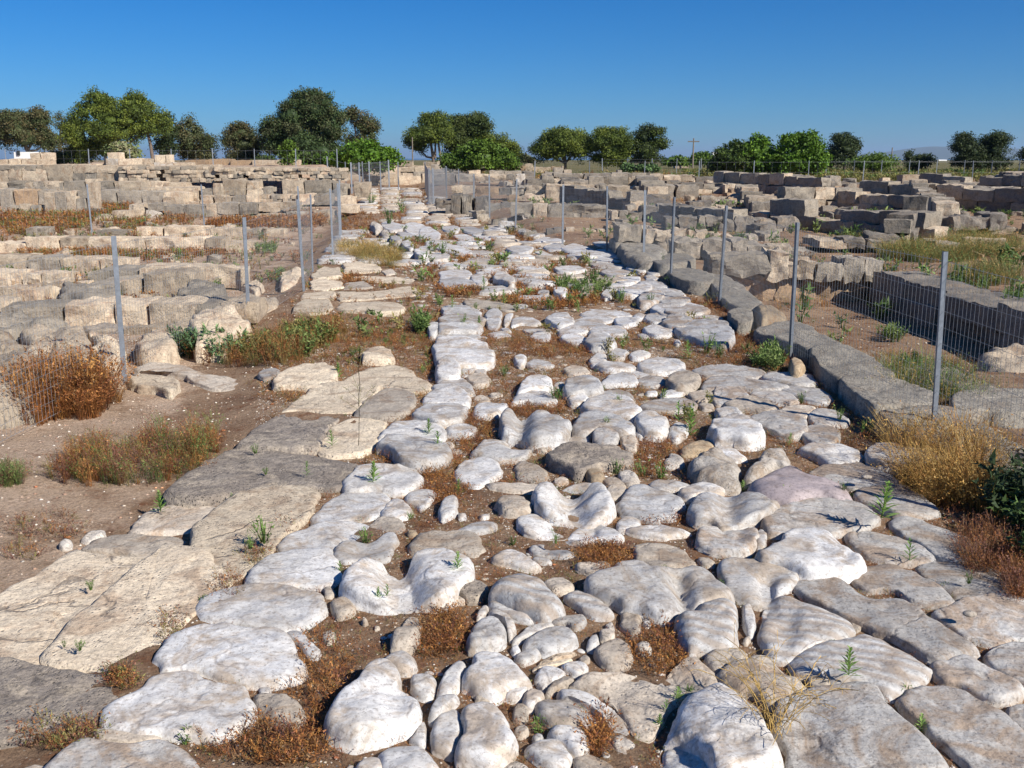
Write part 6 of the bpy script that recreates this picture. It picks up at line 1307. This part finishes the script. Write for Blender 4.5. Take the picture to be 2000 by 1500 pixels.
TR = [
 ('olive_tree', 'rounded dark olive tree at the far left behind the white house', 62, (55, 316), [(50, 258, 48, 46), (30, 240, 24, 26), (75, 240, 26, 28), (90, 280, 22, 26)], OLIVE, {}),
 ('pine_tree', 'pine cut by the left edge of the photo', 62, (-20, 316), [(-12, 262, 26, 42), (-40, 250, 30, 40)], DARK, {}),
 ('slender_tree', 'thin sparse tree between the rounded olive tree and the big pine', 66, (117, 316), [(118, 245, 11, 24), (120, 285, 14, 26)], OLIVE, dict(gaps=.5, core=0)),
 ('pine_tree', 'big spreading umbrella pine with twin lit domes, tallest on the left', 58, (215, 318), [(192, 214, 42, 38), (272, 216, 46, 36), (155, 265, 32, 46), (235, 255, 60, 34), (300, 245, 26, 32), (160, 300, 28, 26), (205, 290, 30, 28)], PINE, dict(stems=[(205, 200), (300, 280)])),
 ('pine_tree', 'narrow dark tree leaning on the right side of the big umbrella pine', 60, (332, 318), [(328, 262, 22, 42), (318, 295, 18, 26)], DARK, {}),
 ('olive_tree', 'brownish olive tree right of the big umbrella pine', 61, (368, 318), [(368, 268, 28, 40), (378, 300, 24, 22)], OLIVE, {}),
 ('olive_tree', 'smallest brownish olive tree at the right end of the left tree group', 60, (402, 318), [(402, 285, 18, 30), (400, 308, 16, 14)], OLIVE, {}),
 ('olive_tree', 'lone round olive tree between the two left tree groups', 60, (474, 322), [(474, 280, 41, 36), (462, 262, 22, 20), (478, 310, 30, 14)], OLIVE, {}),
 ('broad_tree', 'tallest broad dark tree with a many-domed crown left of centre', 58, (595, 324), [(610, 230, 50, 48), (570, 250, 44, 50), (645, 250, 40, 46), (533, 255, 30, 34), (592, 205, 26, 26), (622, 200, 24, 24), (600, 290, 70, 34), (545, 290, 30, 26)], [(.045, .075, .025), (.065, .095, .03), (.08, .088, .036)], dict(stems=[(560, 560), (610, 610), (640, 650)])),
 ('sparse_tree', 'thin see-through tree between the broad dark tree and the bright domed bush', 61, (705, 322), [(712, 250, 28, 30), (690, 228, 14, 18), (725, 262, 22, 22), (695, 285, 30, 24)], OLIVE, dict(gaps=.3, core=.4)),
 ('domed_bush', 'bright green domed mastic bush left of the head of the road', 46, (708, 335), [(712, 308, 62, 34), (665, 316, 28, 20), (745, 316, 32, 26)], BRI, dict(cat='bush', leaf=.10, clump=.3)),
 ('green_bush', 'small bright green bush in front of the broad dark tree', 50, (563, 322), [(562, 305, 15, 22), (566, 288, 7, 16)], LENT, dict(cat='bush', leaf=.10, clump=.3)),
 ('pine_tree', 'pine with a forked pale trunk left of the central pair', 66, (850, 318), [(840, 262, 46, 34), (850, 245, 30, 24), (815, 285, 22, 18)], PINE, dict(stems=[(846, 838), (862, 855)])),
 ('pine_tree', 'taller dark pine behind the central bright bush', 68, (915, 318), [(928, 246, 38, 22), (895, 262, 36, 34), (905, 290, 40, 30), (890, 240, 20, 16)], [(.055, .078, .02), (.075, .095, .022)], {}),
 ('pine_tree', 'low sloping pine at the right side of the central group', 68, (985, 322), [(965, 285, 36, 24), (995, 298, 24, 18), (940, 285, 30, 30)], PINE, {}),
 ('domed_bush', 'bright green domed bush in front of the central pines', 50, (935, 336), [(935, 306, 56, 32), (890, 318, 26, 20), (980, 320, 30, 18), (905, 322, 34, 16)], [(.075, .13, .018), (.10, .165, .02)], dict(cat='bush', leaf=.10, clump=.3)),
 ('pine_tree', 'round ball-shaped pine just right of centre', 66, (1104, 328), [(1095, 286, 50, 36), (1070, 295, 30, 28), (1125, 288, 27, 34), (1100, 268, 38, 20)], PINE, dict(stems=[(1104, 1100)])),
 ('pine_tree', 'second ball-shaped pine, middle of the three right of centre', 66, (1222, 330), [(1192, 284, 44, 34), (1215, 296, 28, 28), (1180, 272, 28, 22), (1195, 312, 36, 14)], PINE, dict(stems=[(1224, 1195)])),
 ('pine_tree', 'leaning pine with arms reaching right, last of the three right of centre', 66, (1230, 330), [(1262, 285, 26, 36), (1275, 260, 18, 16), (1295, 284, 20, 14), (1265, 306, 24, 18)], DARK + PINE[:1], dict(stems=[(1232, 1265)])),
 ('dark_bush', 'dark rounded bush at the left of the big bright thicket', 52, (1430, 350), [(1425, 318, 42, 32), (1450, 300, 30, 26), (1400, 330, 24, 16)], [(.045, .075, .015), (.065, .10, .018)], dict(cat='bush', leaf=.10, clump=.32)),
 ('green_bush', 'tall lime green domed bush in the middle of the big thicket', 52, (1490, 350), [(1490, 300, 38, 38), (1485, 325, 42, 26)], BRI, dict(cat='bush', leaf=.10, clump=.32)),
 ('green_bush', 'widest lime green bush, right half of the big thicket', 51, (1560, 350), [(1568, 298, 48, 36), (1540, 325, 46, 26), (1590, 320, 28, 30), (1580, 280, 26, 18)], BRI, dict(cat='bush', leaf=.10, clump=.32)),
 ('cypress', 'dark flat-topped cypress behind the bright thicket', 64, (1648, 336), [(1648, 290, 30, 24), (1640, 278, 20, 13), (1665, 300, 20, 20), (1630, 310, 28, 22)], DARK, {}),
 ('green_bush', 'low green dome right of the dark cypress', 60, (1708, 336), [(1706, 318, 38, 18), (1680, 322, 20, 14)], LENT, dict(cat='bush')),
 ('cypress', 'ragged dark little tree alone on the right horizon', 62, (1795, 334), [(1776, 308, 12, 14), (1805, 312, 22, 12), (1790, 322, 28, 10)], DARK, dict(gaps=.2, clump=.3)),
 ('pine_tree', 'left one of the twin dark pines at the far right', 60, (1890, 330), [(1888, 300, 32, 30), (1885, 280, 22, 16), (1900, 315, 36, 16)], DARK, {}),
 ('pine_tree', 'right one of the twin dark pines at the far right, slightly taller', 60, (1945, 330), [(1945, 292, 32, 30), (1945, 272, 20, 14), (1930, 315, 34, 14)], DARK, {}),
 ('pine_tree', 'tree tip entering at the right frame edge', 60, (2030, 330), [(2022, 308, 26, 24), (2045, 290, 30, 36)], DARK, {}),
 ('oleander_bush', 'pale variegated oleander bush behind the parapet at the left', 40, (240, 314), [(240, 293, 26, 15), (262, 302, 22, 10)], [(.22, .25, .10), (.16, .20, .07), (.30, .28, .15)], dict(cat='bush', leaf=.09, clump=.28)),
 ('green_bush', 'small round green tree on the horizon right of the utility pole', 90, (1366, 326), [(1368, 311, 21, 13)], LENT, dict(cat='bush', leaf=.16)),
 ('green_bush', 'low hedge of green bushes on the horizon left of the utility pole', 95, (1330, 326), [(1320, 315, 16, 9), (1340, 317, 14, 8), (1305, 318, 12, 7)], LENT, dict(cat='bush', leaf=.16)),
 ('dark_bush', 'tiny grey bushes far off between the central and right pines', 110, (1027, 322), [(1022, 312, 9, 9), (1035, 315, 7, 6)], OLIVE, dict(cat='bush', leaf=.2)),
 ('dark_bush', 'dark undergrowth below the big umbrella pine', 59, (160, 322), [(150, 308, 30, 14), (110, 312, 16, 12)], DARK, dict(cat='bush')),
 ('green_bush', 'low green shrub at the foot of the round pines', 60, (1270, 334), [(1262, 330, 26, 7), (1225, 330, 16, 7)], [(.09, .15, .05)], dict(cat='bush', leaf=.12, clump=.25)),
 ('dark_bush', 'dark hedge of shrubs at the base of the broad dark tree', 55, (590, 324), [(590, 314, 40, 12), (640, 316, 30, 12), (520, 316, 20, 10)], DARK + LENT[:1], dict(cat='bush', leaf=.11, clump=.3)),
]
for i, (nm, lab, D, base, lobes, pal, kw) in enumerate(TR): tree(nm, lab, D, base, lobes, pal, seed=i * 13 + 1, **kw)
# field grass beyond the ruins on the right, and on the terrace path
x = rng.uniform(6, 36, 3200); y = rng.uniform(46.5, 72, 3200); k = (x < y * .58) & (x > y * .17)
scatter('field_grass', 'green grass of the field beyond the ruins on the right', x[k], y[k], T_GRNF, OLV[:1] + GRN[:1] + OLV, 1.3, 2.5, cat='grass')
x = rng.uniform(-3, 14, 700); y = rng.uniform(46.5, 66, 700)
scatter('field_grass', 'dry straw coloured grass before the pines in the middle distance', x, y, T_BUSHF, OLV + STRAW[:1] + RED[:1] + GRN[:1], 1.0, 2.2, cat='grass')
# earth bank and dry walls beyond the terrace
bk = wall_thing('earth_bank_wall', 'sunlit ochre earth wall behind the fenced terrace path, between the left trees', (-14, 52, 1.3), 'wall')
for x_ in np.arange(-16.6, -11.5, 1.2): block(bk, x_, 54 + random.uniform(-.2, .2), 1.2, 1.25, .8, random.uniform(.32, .45), random.choice(['ro', 'ro', 'r']), r=.15, rough=.6)
bk = wall_thing('stone_wall', 'far rubble wall on the horizon just left of the central pines', (-5.5, 60, .9), 'wall')
course_wall(bk, (-8.3, 60), (-3.8, 60), .6, .95, .6, .8, ['r', 'rl', 'r'], 3, .15)
bk = wall_thing('stone_wall', 'low far wall between the central pines and the round pine', (2, 70, .9), 'wall')
course_wall(bk, (.4, 70), (3.6, 70), .6, .6, .6, .9, ['rl', 'r', 'ro'], 1, .1)
bk = wall_thing('stone_wall', 'long pale rubble line at the head of the road', (-5, 50, .6), 'wall')
course_wall(bk, (-7.0, 47.5), (-1.5, 48.5), None, .55, .6, .8, ['rl', 'r', 'rl', 'rd'], 1, .1)
bk = wall_thing('stone_wall', 'broken stones stacked beyond the head of the road', (-5, 55, .6), 'wall')
course_wall(bk, (-9.0, 54.5), (-2.0, 55), None, .75, .6, .8, ['rl', 'r', 'rd'], 2, .3)
# small far building, poles
h = tag(empty('white_house', (-29.5, 60, 1.3)), 'small white flat-roofed house glimpsed behind the leftmost trees', 'house')
xw, _, zt = PD(34, 288, 60); zb = PD(34, 305, 60)[2]
o = block(h, xw, 61.5, zb - .6, 1.0, 2, zt - zb + .35, 'rl', r=.02, rough=.1, name='wall'); o.data.materials.clear(); o.data.materials.append(M['white'])
block(h, xw - .2, 60.45, zb + .05, .18, .06, .28, 'rl', r=.05, rough=.05, name='window').data.materials[0] = M['dark']
hf = tag(empty('farm_hut', (12.3, 100, .8)), 'little grey stone hut on the horizon left of the utility pole', 'hut')
xw, _, zb = PD(1330, 324, 100); zt = PD(1330, 314, 100)[2]; block(hf, xw, 100, zb - .5, 1.3, 1.3, zt - zb + .5, 'r', r=.03, rough=.15, name='wall'); block(hf, xw, 100, zt - .02, 1.45, 1.45, .1, 'rd', r=.03, rough=.1, name='roof')
def pole(px, y0, y1, D, lab, cross=True, r=.09):
    x, _, zt = PD(px, y0, D); g = float(gz(x, D)); t = tag(empty('utility_pole', (x, D, g)), lab, 'pole'); V, Fc = [], []
    limb(V, Fc, [(0, 0, -.3), (0, 0, (zt - g) / 2), (0, 0, zt - g)], r, r * .7, 8); obj('shaft', mesh_np('shaft', np.array(V), np.array(Fc), M['woodpole']), t, (x, D, g))
    if cross: V, Fc = [], []; tube(V, Fc, (-.45, 0, zt - g - .25), (.45, 0, zt - g - .25), .05, 4); obj('crossarm', mesh_np('crossarm', np.array(V), np.array(Fc), M['woodpole'], False), t, (x, D, g))
pole(1355, 270, 330, 80, 'wooden utility pole standing alone right of the ball-shaped pines', True, .07)
pole(805, 268, 330, 64, 'thin dark pole at the left side of the forked pine', False, .05)
pole(1743, 288, 330, 90, 'faint slim pole on the horizon left of the ragged little tree', False, .06)
# tiny distant white houses along the bay
for i, (px, py, lab) in enumerate([(1395, 306, 'tiny white distant house right of the small round green tree'), (1832, 322, 'tiny white distant building under the ragged little tree'), (1841, 326, 'second tiny white distant building beside the ragged little tree')]):
    x, _, z = PD(px, py, 300); t = tag(empty('white_house', (x, 300, .8)), lab, 'house'); o = block(t, x, 300, .6, 1.6, 1.6, max(.6, z + .7), 'rl', r=.02, rough=.05, name='wall'); o.data.materials.clear(); o.data.materials.append(M['white'])
# hills across the bay
V, Fc = [], []
n = 120
for k in range(n):
    f = k / (n - 1); px = 1560 + f * 800; D = 6500
    hh = 28 + 58 * sstep(.05, .55, f) + 16 * vnoise(np.array([[f * 7, 0, 0]]), 4)[0] + 5 * vnoise(np.array([[f * 30, 0, 0]]), 5)[0]; hh *= sstep(0, .05, f)
    x = (px - 1000) / F * D
    V += [(x, D - 500, -8), (x, D + 200, -8 + hh * .6), (x, D + 900, -8 + hh), (x, D + 2200, -8)]
for k in range(n - 1):
    for j in range(3): a = k * 4 + j; Fc.append((a, a + 4, a + 5, a + 1))
tag(obj('hills', mesh_np('hills', np.array(V, float), np.array(Fc), M['hill'], True)), kind='structure')
